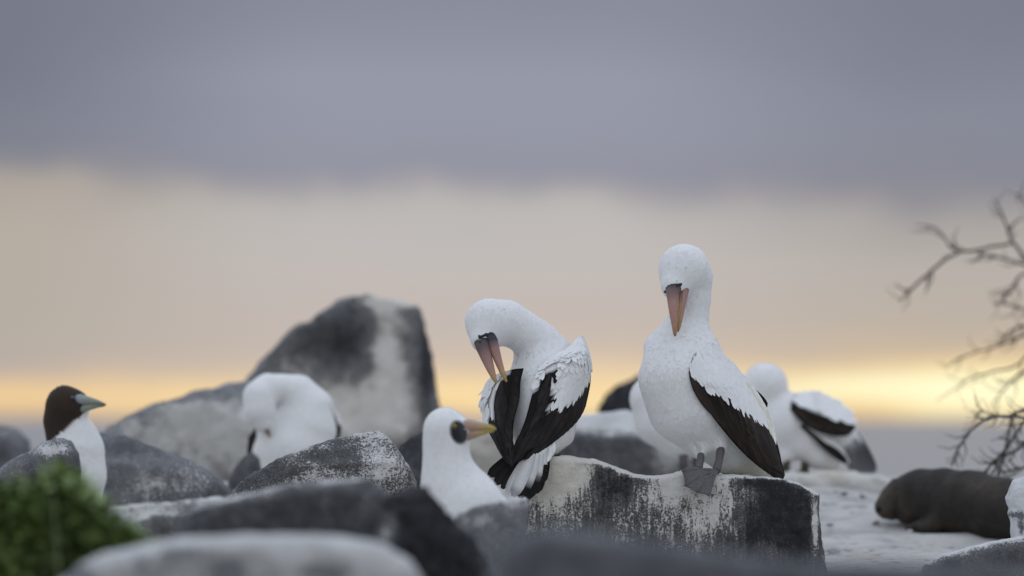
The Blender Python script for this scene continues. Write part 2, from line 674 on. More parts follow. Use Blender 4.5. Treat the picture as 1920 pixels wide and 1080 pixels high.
def boulder(label, d, outline, T=(90, 120), R=40, h=5, amp=5, nscale=60, tone=.3, base=.1, stains=(), cap=0.0,
            warm=.4, facets=0, seed=0, streak=.35, slope=0.0, tones=(), warms=()):
    fr = Frame(d)
    pl = np.array(outline, float)
    lo = np.array([pl[:, 0].min() - 12, -T[0] - 14, -pl[:, 1].max() - 12])
    hi = np.array([pl[:, 0].max() + 12, T[1] + 14, -pl[:, 1].min() + 12])
    rs = np.random.default_rng(seed + 100)
    planes = []
    for k in range(facets):
        n = np.array([rs.uniform(-.6, .6), -1, rs.uniform(-.1, .9)])
        n /= np.linalg.norm(n)
        c = np.array([rs.uniform(lo[0], hi[0]), 0, rs.uniform(lo[2], hi[2])])
        pp = np.stack([pl[:, 0], pl[:, 0] * 0, -pl[:, 1]], 1)
        pp = pp[pl[:, 1] < pl[:, 1].max() - 40]
        planes.append((n, c, ((pp - c) @ n).max() + T[0] * rs.uniform(.05, .5)))

    def fn(G):
        n2 = G[:, :1]
        s2 = poly_sd(outline, G[:, 0, :, 0], -G[:, 0, :, 2])[:, None, :]
        q = G[..., 1]
        qq = q + slope * (G[..., 2] - hi[2])            # front face leaning back upward
        w = np.where(q < 0, -qq - T[0], q - T[1])
        Rr = np.minimum(R, min(T) * .9)
        a = s2 + Rr
        b = w + Rr
        dd = np.minimum(np.maximum(a, b), 0) + np.sqrt(np.maximum(a, 0) ** 2 + np.maximum(b, 0) ** 2) - Rr
        for n, c, o in planes:
            dd = np.maximum(dd, (G - c) @ n - o)
        near = np.abs(dd) < amp * 3 + h * 2
        add = np.zeros_like(dd)
        gp = G[near]
        nz = fbm(gp / nscale + seed * 3.7, 4, .55)
        rg = np.abs(gnoise(gp / (nscale * 1.6) + seed * 1.3))      # sharp chipped ridges
        add[near] = amp * (1.2 * nz + 1.6 * (rg - .18))
        return dd + add
    V, Q = surface_nets(fn, lo, hi, h)
    N = vnormals(V, Q)
    px, py = V[:, 0], -V[:, 2]
    g = np.full(len(V), base)
    for (sx, sy, rx, ry, val) in stains:
        k = np.exp(-((px - sx) / rx) ** 2 - ((py - sy) / ry) ** 2)
        g = g + val * k
    g += cap * np.clip(N[:, 2], 0, 1) ** 1.5
    tn = np.full(len(V), float(tone))
    for (sx, sy, rx, ry, val) in tones:
        tn += val * np.exp(-((px - sx) / rx) ** 2 - ((py - sy) / ry) ** 2)
    wr = np.full(len(V), float(warm))
    for (sx, sy, rx, ry, val) in warms:
        wr += val * np.exp(-((px - sx) / rx) ** 2 - ((py - sy) / ry) ** 2)
    W = fr.w(V)
    loc = W[W[:, 2].argmin()].copy()
    loc[:2] = W[:, :2].mean(0)
    me = mesh_np('boulder', W - loc, Q, floats={'guano': g, 'tone': np.clip(tn, 0, 1), 'warm': np.clip(wr, 0, 1), 'streak': np.full(len(V), streak)})
    o = obj('boulder', me, M_ROCK, None, loc)
    tag(o, label, 'rock', ROCK_GROUP)
    return o


# the perch of the two preening birds
boulder('long black rock streaked white by droppings, perch of the two sharp preening birds', 15.0,
        [(978, 1190), (982, 1000), (990, 935), (1002, 895), (1020, 864), (1036, 857), (1062, 857), (1100, 862), (1130, 868), (1160, 880),
         (1186, 890), (1215, 894), (1242, 893), (1262, 889), (1280, 884), (1340, 889), (1370, 891), (1400, 893), (1432, 895), (1460, 898),
         (1490, 906), (1518, 917), (1534, 928), (1533, 960), (1537, 1000), (1542, 1030), (1548, 1070), (1555, 1190)],
        T=(94, 230), R=9, h=3.0, amp=4.2, nscale=34, tone=.05, base=.41, cap=.8, warm=.35, slope=.06, seed=1, facets=0, streak=1.35,
        stains=[(1045, 885, 55, 42, .75), (1040, 960, 48, 60, .16), (1112, 905, 18, 40, -.1), (1150, 915, 42, 50, -.36), (1120, 985, 60, 40, -.1),
                (1215, 930, 34, 30, .18), (1262, 905, 26, 26, .45), (1340, 950, 70, 60, .32), (1330, 905, 60, 16, .2), (1235, 985, 50, 40, .05),
                (1450, 950, 62, 80, -.55), (1500, 1000, 40, 70, -.45), (1400, 1010, 22, 40, -.35), (1527, 985, 7, 55, .8), (1420, 905, 40, 10, -.35), (1470, 985, 16, 26, .22), (1408, 930, 20, 26, .2), (1160, 955, 14, 40, .14)],
        warms=[(1045, 900, 70, 60, .5), (1350, 960, 90, 60, .1)])
boulder('mottled grey peaked rock, sharp, below the white bird with its head hidden', 14.95,
        [(415, 1060), (425, 935), (450, 908), (480, 886), (520, 864), (560, 850), (600, 832), (640, 821), (690, 813), (708, 810), (724, 819),
         (745, 845), (765, 876), (778, 902), (784, 930), (790, 1060)],
        T=(80, 150), R=26, h=3.2, amp=5, nscale=36, tone=.08, base=.41, cap=.06, warm=.25, seed=2, facets=2, slope=.25,
        stains=[(720, 870, 40, 50, .26), (540, 905, 50, 22, .15), (500, 890, 60, 30, -.2), (620, 850, 60, 20, -.12), (640, 905, 40, 30, .08), (700, 815, 40, 10, .2), (590, 838, 60, 8, .15)])
# behind
boulder('tall pointed boulder with a white stained crest, highest of all', 20.6,
        [(440, 1000), (455, 740), (466, 708), (485, 686), (512, 655), (545, 624), (562, 611), (582, 607), (602, 590), (626, 571), (652, 560),
         (692, 556), (730, 563), (760, 571), (780, 577), (792, 600), (799, 640), (810, 682), (815, 722), (822, 772), (828, 850), (838, 1000)],
        T=(150, 150), R=18, h=5, amp=7, nscale=48, tone=.5, base=.25, cap=.2, warm=.55, seed=3, facets=6, slope=.3,
        stains=[(722, 640, 26, 90, .42), (738, 720, 30, 50, .25), (600, 760, 120, 60, .42), (690, 790, 110, 60, .38), (760, 740, 30, 60, .12), (640, 640, 60, 60, -.22), (550, 690, 40, 30, .2),
                (725, 566, 50, 12, .6), (800, 680, 12, 100, -.5), (745, 620, 40, 60, .12)], tones=[(640, 640, 60, 50, -.45), (560, 650, 40, 40, -.3), (800, 680, 16, 120, -.4)])
boulder('pale grey slab sloping up behind the white bird at left', 19.4,
        [(150, 1000), (180, 830), (205, 806), (232, 785), (268, 769), (300, 757), (340, 745), (400, 731), (440, 722), (466, 715), (500, 730), (540, 800), (560, 1000)],
        T=(110, 160), R=30, h=5, amp=7, nscale=50, tone=.85, base=.56, cap=-.3, warm=.3, seed=4, facets=2, slope=.35,
        stains=[(400, 800, 110, 60, .28), (380, 735, 70, 12, -.35), (260, 785, 30, 25, -.1)])
boulder('slate grey rounded rock right of the dark headed bird', 17.0,
        [(150, 1060), (170, 840), (188, 812), (214, 814), (260, 829), (310, 848), (360, 869), (400, 894), (430, 920), (450, 960), (460, 1060)],
        T=(90, 120), R=26, h=5, amp=6, nscale=40, tone=.66, base=.36, cap=-.1, warm=.1, seed=5, facets=2, slope=.2,
        stains=[(300, 900, 70, 40, .14), (370, 890, 40, 30, .12), (230, 840, 40, 20, -.2)], tones=[(415, 925, 30, 30, -.6), (230, 838, 50, 16, -.3), (290, 920, 40, 20, -.2)])
boulder('lichen patched grey rock standing in front of the dark headed bird', 15.7,
        [(-60, 1060), (-40, 900), (0, 880), (22, 862), (52, 848), (82, 829), (112, 821), (134, 829), (146, 850), (150, 885), (152, 1060)],
        T=(70, 90), R=35, h=5, amp=4, nscale=40, tone=.4, base=.30, cap=.15, warm=.1, seed=6, slope=.2,
        stains=[(100, 845, 34, 12, .4), (85, 890, 12, 30, .12)], tones=[(100, 850, 30, 14, .4), (145, 860, 10, 40, -.3)])
boulder('pale far rock at the left edge against the sea', 20.2,
        [(-120, 1000), (-100, 810), (-40, 798), (8, 799), (34, 806), (56, 830), (62, 860), (80, 1000)],
        T=(80, 100), R=50, h=6, amp=4, nscale=50, tone=.6, base=.25, warm=.1, seed=7, slope=.2, stains=[(20, 815, 30, 12, .2)], tones=[(0, 850, 30, 30, -.35)])
boulder('small dark rock between the mottled peak and the yellow eyed bird', 17.4,
        [(730, 1000), (742, 860), (752, 838), (768, 824), (790, 815), (812, 822), (830, 860), (850, 1000)],
        T=(70, 90), R=18, h=5, amp=6, nscale=32, tone=.12, base=.06, warm=.1, seed=8, facets=2, stains=[(770, 880, 20, 20, .15)])
boulder('broad boulder with pale top and dark side behind the perch', 19.0,
        [(770, 1040), (800, 830), (850, 800), (920, 792), (1000, 800), (1040, 806), (1066, 793), (1092, 782), (1130, 777), (1172, 774), (1204, 779),
         (1250, 788), (1285, 800), (1300, 860), (1310, 1040)],
        T=(110, 160), R=34, h=5, amp=7, nscale=45, tone=.5, base=.43, cap=.3, warm=.15, seed=9, facets=2, slope=.5,
        stains=[(1150, 790, 120, 22, .4), (900, 830, 70, 70, .75), (1090, 850, 50, 40, -.3), (1180, 850, 60, 40, -.3), (1140, 850, 12, 40, .25), (1250, 840, 30, 50, .4)],
        warms=[(900, 830, 90, 80, .5)])
boulder('black lump of rock on the skyline left of the tallest bird', 22.0,
        [(1118, 960), (1124, 790), (1129, 762), (1136, 744), (1152, 731), (1176, 716), (1200, 706), (1232, 712), (1260, 760), (1270, 960)],
        T=(70, 90), R=18, h=5, amp=8, nscale=30, tone=.08, base=-.1, warm=.1, seed=10, facets=2)
boulder('small brown rock beside the foot of the bird with its head hidden', 17.9,
        [(415, 1010), (428, 905), (440, 878), (456, 858), (472, 848), (486, 860), (492, 900), (500, 1010)],
        T=(40, 50), R=30, h=4, amp=3, nscale=30, tone=.35, base=.12, warm=1.0, seed=11)
boulder('low pale stained ledge under the bird with the drooping wing', 18.5,
        [(1330, 1060), (1352, 925), (1384, 903), (1440, 895), (1500, 890), (1560, 889), (1610, 888), (1645, 893), (1676, 912), (1706, 950), (1730, 1060)],
        T=(120, 90), R=40, h=5, amp=9, nscale=44, tone=.9, base=.75, cap=.1, warm=.35, seed=20, streak=.1, slope=.7,
        stains=[(1600, 930, 22, 8, -.3), (1570, 955, 40, 8, -.2)], warms=[(1560, 893, 40, 10, .6)])
# in front
boulder('flat light grey rock above the green bush', 12.9,
        [(150, 1130), (185, 1000), (205, 953), (250, 947), (300, 946), (350, 940), (400, 935), (450, 938), (500, 960), (530, 1010), (540, 1130)],
        T=(70, 110), R=20, h=5, amp=6, nscale=40, tone=.65, base=.38, cap=.3, warm=.3, seed=12, slope=.3, facets=2,
        stains=[(270, 960, 60, 14, .15), (400, 950, 40, 14, .2)], tones=[(310, 1000, 40, 26, -.5), (420, 1000, 40, 30, -.3)])
boulder('dark slate rock lying long across the foreground', 11.6,
        [(320, 1150), (330, 1000), (350, 962), (390, 945), (440, 932), (490, 922), (535, 910), (580, 905), (640, 901), (690, 902), (718, 916),
         (734, 945), (742, 1000), (752, 1150)],
        T=(80, 120), R=24, h=5, amp=6, nscale=45, tone=.28, base=.10, cap=.5, warm=.2, seed=13, slope=.3, facets=2,
        stains=[(685, 945, 12, 26, .3), (610, 950, 8, 26, .22), (480, 930, 90, 10, .2)], tones=[(560, 912, 160, 14, .25)])
boulder('pale bluish boulder lowest in the foreground', 9.6,
        [(60, 1220), (110, 1090), (150, 1058), (200, 1038), (260, 1021), (350, 1009), (450, 1003), (560, 1003), (650, 1008), (720, 1022),
         (768, 1050), (800, 1100), (820, 1220)],
        T=(110, 150), R=60, h=7, amp=4, nscale=70, tone=.9, base=.60, cap=.35, warm=.15, seed=14, slope=.5,
        stains=[(430, 1075, 24, 24, -.35), (345, 1035, 36, 12, -.35), (560, 1040, 60, 20, .2), (620, 1075, 30, 14, -.3), (130, 1070, 40, 20, -.5), (720, 1070, 40, 20, .1)], tones=[(700, 1060, 60, 30, -.2)])
boulder('jagged black rock below the yellow eyed bird', 11.2,
        [(690, 1170), (702, 1040), (712, 985), (722, 945), (740, 925), (768, 910), (800, 917), (818, 940), (836, 966), (862, 990), (888, 1014),
         (905, 1046), (920, 1080), (950, 1170)],
        T=(70, 100), R=16, h=4.5, amp=9, nscale=34, tone=.02, base=-.05, cap=.1, warm=.3, seed=15, facets=5, slope=.2,
        stains=[(722, 1000, 14, 26, .6), (740, 985, 8, 20, .35), (815, 1050, 10, 26, .2), (900, 1060, 12, 14, .3)], tones=[(765, 920, 30, 14, .2), (725, 1000, 18, 30, .5)])
boulder('flat topped grey rock in front of the yellow eyed bird', 12.5,
        [(810, 1160), (830, 1010), (846, 976), (862, 962), (890, 950), (930, 940), (968, 935), (986, 936), (992, 950), (988, 985), (976, 1020),
         (968, 1060), (970, 1160)],
        T=(60, 90), R=18, h=4.5, amp=4, nscale=45, tone=.62, base=.36, cap=.3, warm=.15, seed=16, facets=3, slope=.2,
        stains=[(900, 975, 30, 18, .16), (880, 1030, 16, 20, .1), (965, 945, 26, 8, .2)], tones=[(960, 990, 24, 30, -.35)])
boulder('dark blurred rock spreading along the bottom right, nearest of all', 7.7,
        [(860, 1300), (900, 1120), (925, 1070), (946, 1024), (976, 998), (1030, 988), (1090, 994), (1160, 1004), (1240, 1016), (1330, 1030), (1430, 1044),
         (1540, 1054), (1640, 1056), (1760, 1058), (1860, 1062), (1980, 1070), (2060, 1300)],
        T=(130, 160), R=50, h=8, amp=4, nscale=90, tone=.55, base=.02, cap=.15, warm=.0, seed=17, slope=.4, tones=[(1050, 1000, 120, 20, .2)])
boulder('white crusted flat rock at the right edge below the white lump', 14.6,
        [(1690, 1130), (1735, 1056), (1762, 1042), (1792, 1034), (1822, 1026), (1852, 1018), (1890, 1011), (1940, 1004), (2030, 1000), (2060, 1130)],
        T=(70, 110), R=26, h=4.5, amp=4, nscale=45, tone=.35, base=.42, cap=.45, warm=.1, seed=18, slope=.4, facets=2,
        stains=[(1780, 1060, 40, 14, -.35), (1900, 1050, 60, 20, -.3)])
boulder('bluish white lump of crusted rock cut by the right edge', 14.75,
        [(1893, 1040), (1897, 990), (1893, 960), (1889, 935), (1894, 915), (1904, 902), (1922, 892), (1960, 888), (2000, 900), (2020, 960), (2020, 1040)],
        T=(50, 70), R=34, h=4, amp=6, nscale=30, tone=.5, base=.85, cap=.2, warm=.0, seed=19,
        stains=[(1905, 965, 20, 6, -.5), (1915, 985, 6, 22, -.5)])  # dark creases: their shade is put into the colour as bare stone


def pebbles():
    r = np.random.default_rng(31)
    V, Q = [], []
    n = 0
    for _ in range(420):
        y = r.uniform(15.6, 22)
        x = r.uniform(-2.4, 2.6)
        z = CZ + ground_rel(y) + .002
        s_ = r.uniform(.004, .013) * (1 if r.random() < .93 else 1.8)
        a = r.uniform(0, 6.28)
        ring = []
        for (h_, k_) in ((-.5, .8), (.1, 1.0), (.5, .6)):
            for t_ in range(6):
                th = a + t_ * 1.047
                q_ = r.uniform(.8, 1.15)
                V.append((x + math.cos(th) * s_ * 1.4 * k_ * q_, y + math.sin(th) * s_ * k_ * q_, z + h_ * s_))
        for l_ in range(2):
            for t_ in range(6):
                t2 = (t_ + 1) % 6
                Q.append((n + l_ * 6 + t_, n + l_ * 6 + t2, n + l_ * 6 + 6 + t2, n + l_ * 6 + 6 + t_))
        Q.append((n + 12, n + 13, n + 14, n + 15))
        Q.append((n + 12, n + 15, n + 16, n + 17))
        n += 18
    V = np.array(V)
    me = mesh_np('pebbles', V, np.array(Q), floats={'guano': np.repeat(r.uniform(.3, .9, 420), 18), 'tone': np.repeat(r.uniform(.1, .9, 420), 18), 'warm': np.full(len(V), .4), 'streak': np.full(len(V), .1)})
    o = obj('pebbles', me, M_ROCK)
    tag(o, 'small loose stones scattered over the pale ground', None, None, 'stuff')


pebbles()

# ------------------------------------------------------------------ birds
WHITE = np.array([.80, .80, .79])
BLACK = np.array([.011, .0095, .009])
BROWN = np.array([.016, .012, .010])
BIRDS = 'seabirds resting among the boulders'
FT = np.array([0, .22, .5, .76, .92, 1.0])
FW = np.array([.30, .78, 1.0, .86, .48, .04])


def feather_mesh_arrays(base, dirn, nrm, L, Wd, cols, lift, curv):
    """joined small contour feathers. all arrays per feather, local units"""
    n = len(base)
    dirn = dirn / np.maximum(np.linalg.norm(dirn, axis=1, keepdims=True), 1e-9)
    side = np.cross(nrm, dirn)
    side /= np.maximum(np.linalg.norm(side, axis=1, keepdims=True), 1e-9)
    k = len(FT)
    t = FT[None, :, None]
    Lx = L[:, None, None] * t
    off = lift[:, None, None] * L[:, None, None] * t - Lx ** 2 * curv[:, None, None] * .5
    mid = base[:, None, :] + dirn[:, None, :] * Lx + nrm[:, None, :] * off
    w = (Wd[:, None] * FW[None])[:, :, None] * .5
    ridge = w * .32
    lft = mid - side[:, None, :] * w - nrm[:, None, :] * ridge
    rgt = mid + side[:, None, :] * w - nrm[:, None, :] * ridge
    V = np.stack([lft, mid, rgt], 2).reshape(n, k * 3, 3)
    q = []
    for i in range(k - 1):
        for c in range(2):
            a = i * 3 + c
            q.append((a + 3, a + 4, a + 1, a))
    q = np.array(q)
    Q = (np.arange(n)[:, None, None] * (k * 3) + q[None]).reshape(-1, 4)
    C = np.repeat(cols, k * 3, axis=0)
    return V.reshape(-1, 3), Q, C


class Patch:
    """wing surface given by a grid of control points, Catmull-Rom in both directions"""
    def __init__(self, grid):
        self.g = np.array([[L3(p) for p in row] for row in grid], float)

    @staticmethod
    def _cr(P0, t):
        n = P0.shape[0]
        ext = np.concatenate([2 * P0[:1] - P0[1:2], P0, 2 * P0[-1:] - P0[-2:-1]], 0)
        x = np.clip(t, 0, 1) * (n - 1)
        i = np.minimum(x.astype(int), n - 2)
        return ext, i, x - i

    def __call__(self, u, v):
        u = np.atleast_1d(np.asarray(u, float))
        v = np.atleast_1d(np.asarray(v, float))
        u, v = np.broadcast_arrays(u, v)
        sh = u.shape
        u = u.ravel()
        v = v.ravel()
        over_u = (u - np.clip(u, 0, 1))[:, None]
        ext, i, f = self._cr(self.g, u)

        def cr(a, b, c, d, f):
            return .5 * (2 * b + (c - a) * f + (2 * a - 5 * b + 4 * c - d) * f ** 2 + (3 * b - a - 3 * c + d) * f ** 3)
        f3 = f[:, None, None]
        row = cr(ext[i], ext[i + 1], ext[i + 2], ext[i + 3], f3)      # (N, nv, 3)
        nv = row.shape[1]
        r = np.concatenate([2 * row[:, :1] - row[:, 1:2], row, 2 * row[:, -1:] - row[:, -2:-1]], 1)
        x = np.clip(v, 0, 1) * (nv - 1)
        j = np.minimum(x.astype(int), nv - 2)
        g = (x - j)[:, None]
        k = np.arange(len(u))
        p = cr(r[k, j], r[k, j + 1], r[k, j + 2], r[k, j + 3], g)
        return p.reshape(*sh, 3)

    def frame(self, u, v):
        e = .02
        u = np.asarray(u, float)
        v = np.asarray(v, float)
        du = self(np.clip(u + e, 0, 1), v) - self(np.clip(u - e, 0, 1), v)
        dv = self(u, np.clip(v + e, 0, 1)) - self(u, np.clip(v - e, 0, 1))
        n = np.cross(du, dv)
        n /= np.maximum(np.linalg.norm(n, axis=-1, keepdims=True), 1e-9)
        n = np.where(n[..., 1:2] > 0, -n, n)          # towards the viewer's side
        return du, dv, n


r_col = np.random.default_rng(77)


class Bird:
    def __init__(self, label, d, base, chains, k=14, h=4, squash=1.0, colour=None, name='booby'):
        self.fr = Frame(d)
        self.chains = chains
        self.k = k
        W = self.fr.w(L3(base))
        self.loc = W
        self.root = thing(name, label, 'seabird', W, BIRDS)
        pts = np.array([[p[0], p[2], -p[1], p[3]] for c in chains for p in c], float)
        m = pts[:, 3:] + k
        lo = (pts[:, :3] - m).min(0)
        hi = (pts[:, :3] + m).max(0)
        self.V, self.Q = surface_nets(cone_chain(chains, k, squash), lo, hi, h)
        self.N = vnormals(self.V, self.Q)
        self.flow, self.rad = chain_info(self.V, chains)
        E = np.concatenate([self.Q[:, [0, 1]], self.Q[:, [1, 2]], self.Q[:, [2, 3]], self.Q[:, [3, 0]]])
        self.flow /= np.maximum(np.linalg.norm(self.flow, axis=1, keepdims=True), 1e-6)
        for _ in range(60):
            f = np.concatenate([self.flow, self.rad[:, None]], 1)
            acc = f * 1.0
            wsum = np.ones(len(f))
            np.add.at(acc, E[:, 0], f[E[:, 1]])
            np.add.at(wsum, E[:, 0], 1)
            f = acc / wsum[:, None]
            self.flow, self.rad = f[:, :3], f[:, 3]
        self.colour = colour
        c = self.cols_at(self.V)
        self.body = obj('body', mesh_np('body', self.L(self.V), self.Q, cols=c), M_PLUME, self.root)

    def L(self, v):
        return self.fr.w(v) - self.loc

    def cols_at(self, V):
        c = np.repeat(WHITE[None], len(V), 0)
        if self.colour is not None:
            c = self.colour(V[:, 0], -V[:, 2], V[:, 1], c)
        return c

    def plumage(self, dens=1.0, Lk=.15, L0=4, skip=None, lift=.10, wk=.62, seed=1, hug=False):
        r = np.random.default_rng(seed)
        V, Q = self.V, self.Q
        a = .5 * np.linalg.norm(np.cross(V[Q[:, 2]] - V[Q[:, 0]], V[Q[:, 3]] - V[Q[:, 1]]), axis=1)
        rad = self.rad[Q].mean(1)
        Lf = L0 + Lk * rad
        n_exp = a / (Lf * Lf * .6 * .22) * dens
        cnt = r.poisson(n_exp)
        f = np.repeat(np.arange(len(Q)), cnt)
        w = r.dirichlet(np.ones(4), len(f))
        pos = (V[Q[f]] * w[:, :, None]).sum(1)
        nrm = (self.N[Q[f]] * w[:, :, None]).sum(1)
        nrm /= np.linalg.norm(nrm, axis=1, keepdims=True)
        fl = (self.flow[Q[f]] * w[:, :, None]).sum(1)
        fl = fl - nrm * (fl * nrm).sum(1, keepdims=True)
        fl /= np.maximum(np.linalg.norm(fl, axis=1, keepdims=True), 1e-6)
        side = np.cross(nrm, fl)
        fl = fl + side * r.normal(0, .22, len(f))[:, None]
        rad = self.rad[Q[f]].mean(1)
        L = (L0 + Lk * rad) * r.uniform(.75, 1.25, len(f))
        col = self.cols_at(pos)
        keep = np.ones(len(f), bool)
        if skip is not None:
            keep &= ~skip(pos[:, 0], -pos[:, 2], pos[:, 1])
        col = col * r.uniform(.94, 1.03, (len(f), 1))
        sp = (r.random(len(f)) < .009) & (rad < 52)
        col[sp] *= .8
        pos, nrm, fl, L, col, rad = [x[keep] for x in (pos, nrm, fl, L, col, rad)]
        lf = lift * r.uniform(.3, 1.7, len(L))
        VV, QQ, CC = feather_mesh_arrays(pos - nrm * .6, fl, nrm, L, L * wk, col, lf, 1.0 / np.maximum(rad, 10))
        if hug:                                        # lay every feather along the body surface
            k = len(FT)
            want = -.6 + (lf * L)[:, None] * FT[None]
            want = np.repeat(want[:, :, None], 3, 2) - (L * wk)[:, None, None] * FW[None, :, None] * .5 * .25 * np.array([1, 0, 1.])
            want = want.reshape(-1)
            nn = np.repeat(nrm, k * 3, 0)
            sdf = cone_chain(self.chains, self.k)
            e = 1.5
            for _ in range(2):
                d0 = sdf(VV)
                g = np.clip((sdf(VV + nn * e) - d0) / e, .35, 1)
                VV = VV - nn * (np.clip((d0 - want) / g, -12, 12))[:, None]
        nw = np.repeat(nrm, len(FT) * 3, 0)              # local axes are the world axes up to scale
        o = obj('plumage', soft_normals(mesh_np('plumage', self.L(VV), QQ, cols=np.clip(CC, 0, 1)), nw), M_PLUME, self.body)
        o['kind'] = 'stuff'

    def wing(self, grid, colf, flights, coverts, thick=7, label=None, snap=8):
        pt = Patch(grid)
        if snap:                                       # keep the wing outside the body
            c3 = cone_chain(self.chains, 14)
            for _ in range(6):
                g = pt.g
                d = c3(g)
                e = 1.0
                gr = np.stack([(c3(g + np.eye(3)[k] * e) - d) / e for k in range(3)], -1)
                sn = np.full(d.shape, float(snap))
                sn[0] = min(snap, 1.5)
                push = np.maximum(sn - d, 0)
                pt.g = g + gr * push[..., None] * .8
        nu, nv = 30, 12
        uu, vv = np.meshgrid(np.linspace(0, 1, nu), np.linspace(0, 1, nv), indexing='ij')
        p = pt(uu, vv)
        _, _, n = pt.frame(uu, vv)
        edge = np.minimum(np.minimum(uu, 1 - uu) * 5, np.minimum(vv, 1 - vv) * 4)
        edge = np.clip(edge, .12, 1)[..., None]
        top = p - n * .5
        bot = p - n * thick * edge
        V = np.concatenate([top.reshape(-1, 3), bot.reshape(-1, 3)])
        i = np.arange(nu * nv).reshape(nu, nv)
        q = np.stack([i[:-1, :-1], i[1:, :-1], i[1:, 1:], i[:-1, 1:]], -1).reshape(-1, 4)
        rim = np.concatenate([i[:, 0], i[-1, 1:], i[-2::-1, -1], i[0, -2:0:-1]])
        r2 = np.roll(rim, -1)
        Q = np.concatenate([q, q[:, ::-1] + nu * nv, np.stack([rim, r2, r2 + nu * nv, rim + nu * nv], 1)])
        C = np.stack([colf(a, b, 0) for a, b in zip(uu.ravel(), vv.ravel())])
        o = obj('wing', mesh_np('wing', self.L(V), Q, cols=np.concatenate([C, C])), M_PLUME, self.root)
        if label:
            o['label'] = label
        r = np.random.default_rng(5)
        for j, (u0, v0, u1, v1, wd, off) in enumerate(flights):
            self.flight(pt, o, u0, v0, u1, v1, wd, off, colf(u0 * .3 + u1 * .7, v0 * .3 + v1 * .7, 1) * r.uniform(.8, 1.35))
        if coverts:
            self.coverts(pt, o, colf, **coverts)
        return o, pt

    def flight(self, pt, par, u0, v0, u1, v1, wd, off, col, name='flight_feather', prof=None):
        t = np.linspace(0, 1, 9)
        u = u0 + (u1 - u0) * t
        v = v0 + (v1 - v0) * t ** 1.15
        p = pt(u, v)
        _, _, n = pt.frame(u, v)
        d = np.gradient(p, axis=0)
        d /= np.linalg.norm(d, axis=1, keepdims=True)
        s = np.cross(n, d)
        s /= np.linalg.norm(s, axis=1, keepdims=True)
        prof = np.array([.35, .7, .9, 1, 1, .97, .88, .62, .08]) if prof is None else prof
        w = (wd * prof * .5)[:, None]
        o3 = n * (off * (.35 + .65 * t))[:, None]
        a = p - s * w + o3 - n * w * .16
        b = p + o3
        c = p + s * w + o3 - n * w * .16
        V = np.stack([a, b, c], 1).reshape(-1, 3)
        V = np.concatenate([V, V - np.repeat(n, 3, 0) * .8])
        q = []
        for i in range(8):
            for cc in range(2):
                k = i * 3 + cc
                q += [(k, k + 1, k + 4, k + 3), (k + 27 + 3, k + 4 + 27, k + 1 + 27, k + 27)]
            q += [(i * 3 + 3, i * 3, i * 3 + 27, i * 3 + 30), (i * 3 + 2, i * 3 + 5, i * 3 + 32, i * 3 + 29)]
        C = np.repeat(col[None], len(V), 0)
        C[0::3] *= 1.35         # worn paler margins and shaft
        C[2::3] *= 1.35
        C[1::3] *= 1.7
        C *= (1 + .25 * r_col.normal(size=(len(C), 1))).clip(.6, 1.5)
        fo = obj(name, mesh_np(name, self.L(V), np.array(q), cols=np.clip(C, 0, 1)), M_PLUME, par)
        return fo

    def coverts(self, pt, par, colf, n=260, L=22, W=10, ulim=(0, .8), where=None, lift=.12, dirv=0.0, off=3.0, seed=3):
        r = np.random.default_rng(seed)
        u = r.uniform(ulim[0], ulim[1], n * 3)
        v = r.uniform(0, 1, n * 3)
        if where is not None:
            k = np.array([where(a, b) for a, b in zip(u, v)])
            u, v = u[k][:n], v[k][:n]
        o = np.argsort(-u)
        u, v = u[o], v[o]
        p = pt(u, v)
        du, dv, nn = pt.frame(u, v)
        du /= np.maximum(np.linalg.norm(du, axis=1, keepdims=True), 1e-9)
        dv /= np.maximum(np.linalg.norm(dv, axis=1, keepdims=True), 1e-9)
        d = du + dv * (dirv + r.normal(0, .14, len(u)))[:, None]
        Ls = L * r.uniform(.7, 1.25, len(u)) * (.7 + .45 * u)
        C = np.stack([colf(a, b, 2) for a, b in zip(u, v)]) * r.uniform(.96, 1.03, (len(u), 1))
        V, Q, CC = feather_mesh_arrays(p + nn * off, d, nn, Ls, np.full(len(u), W) * r.uniform(.8, 1.2, len(u)), C,
                                       lift * r.uniform(.3, 1.3, len(u)), np.full(len(u), 1 / 180.))
        ob = obj('wing_coverts', soft_normals(mesh_np('wing_coverts', self.L(V), Q, cols=np.clip(CC, 0, 1)), np.repeat(nn, len(FT) * 3, 0)), M_PLUME, par)
        ob['kind'] = 'stuff'

    def tube(self, name, pts, cols, mat, par=None, ns=12, flat=1.0, flat_axis=None):
        """lofted tapered tube; pts (px,py,q,r[,r2]); cols per station; flat_axis: local direction of the second radius"""
        c = np.array([L3(p[:3]) for p in pts])
        r = np.array([p[3] for p in pts], float)
        r2 = np.array([p[4] if len(p) > 4 else p[3] for p in pts], float)
        t = np.gradient(c, axis=0)
        t /= np.linalg.norm(t, axis=1, keepdims=True)
        ref = np.array(flat_axis if flat_axis is not None else (0, -1, 0.05), float)
        V, C = [], []
        ang = np.linspace(0, 2 * np.pi, ns, endpoint=False)
        for i in range(len(c)):
            a = ref - t[i] * (ref @ t[i])
            a /= np.linalg.norm(a)
            b = np.cross(t[i], a)
            V.append(c[i] + np.outer(np.cos(ang), b) * r[i] + np.outer(np.sin(ang), a) * r2[i])
            C.append(np.repeat(np.array(cols[i])[None], ns, 0))
        V = np.concatenate(V)
        C = np.concatenate(C)
        Q = []
        for i in range(len(c) - 1):
            for k in range(ns):
                k2 = (k + 1) % ns
                Q.append((i * ns + k, i * ns + k2, (i + 1) * ns + k2, (i + 1) * ns + k))
        n0 = len(V)
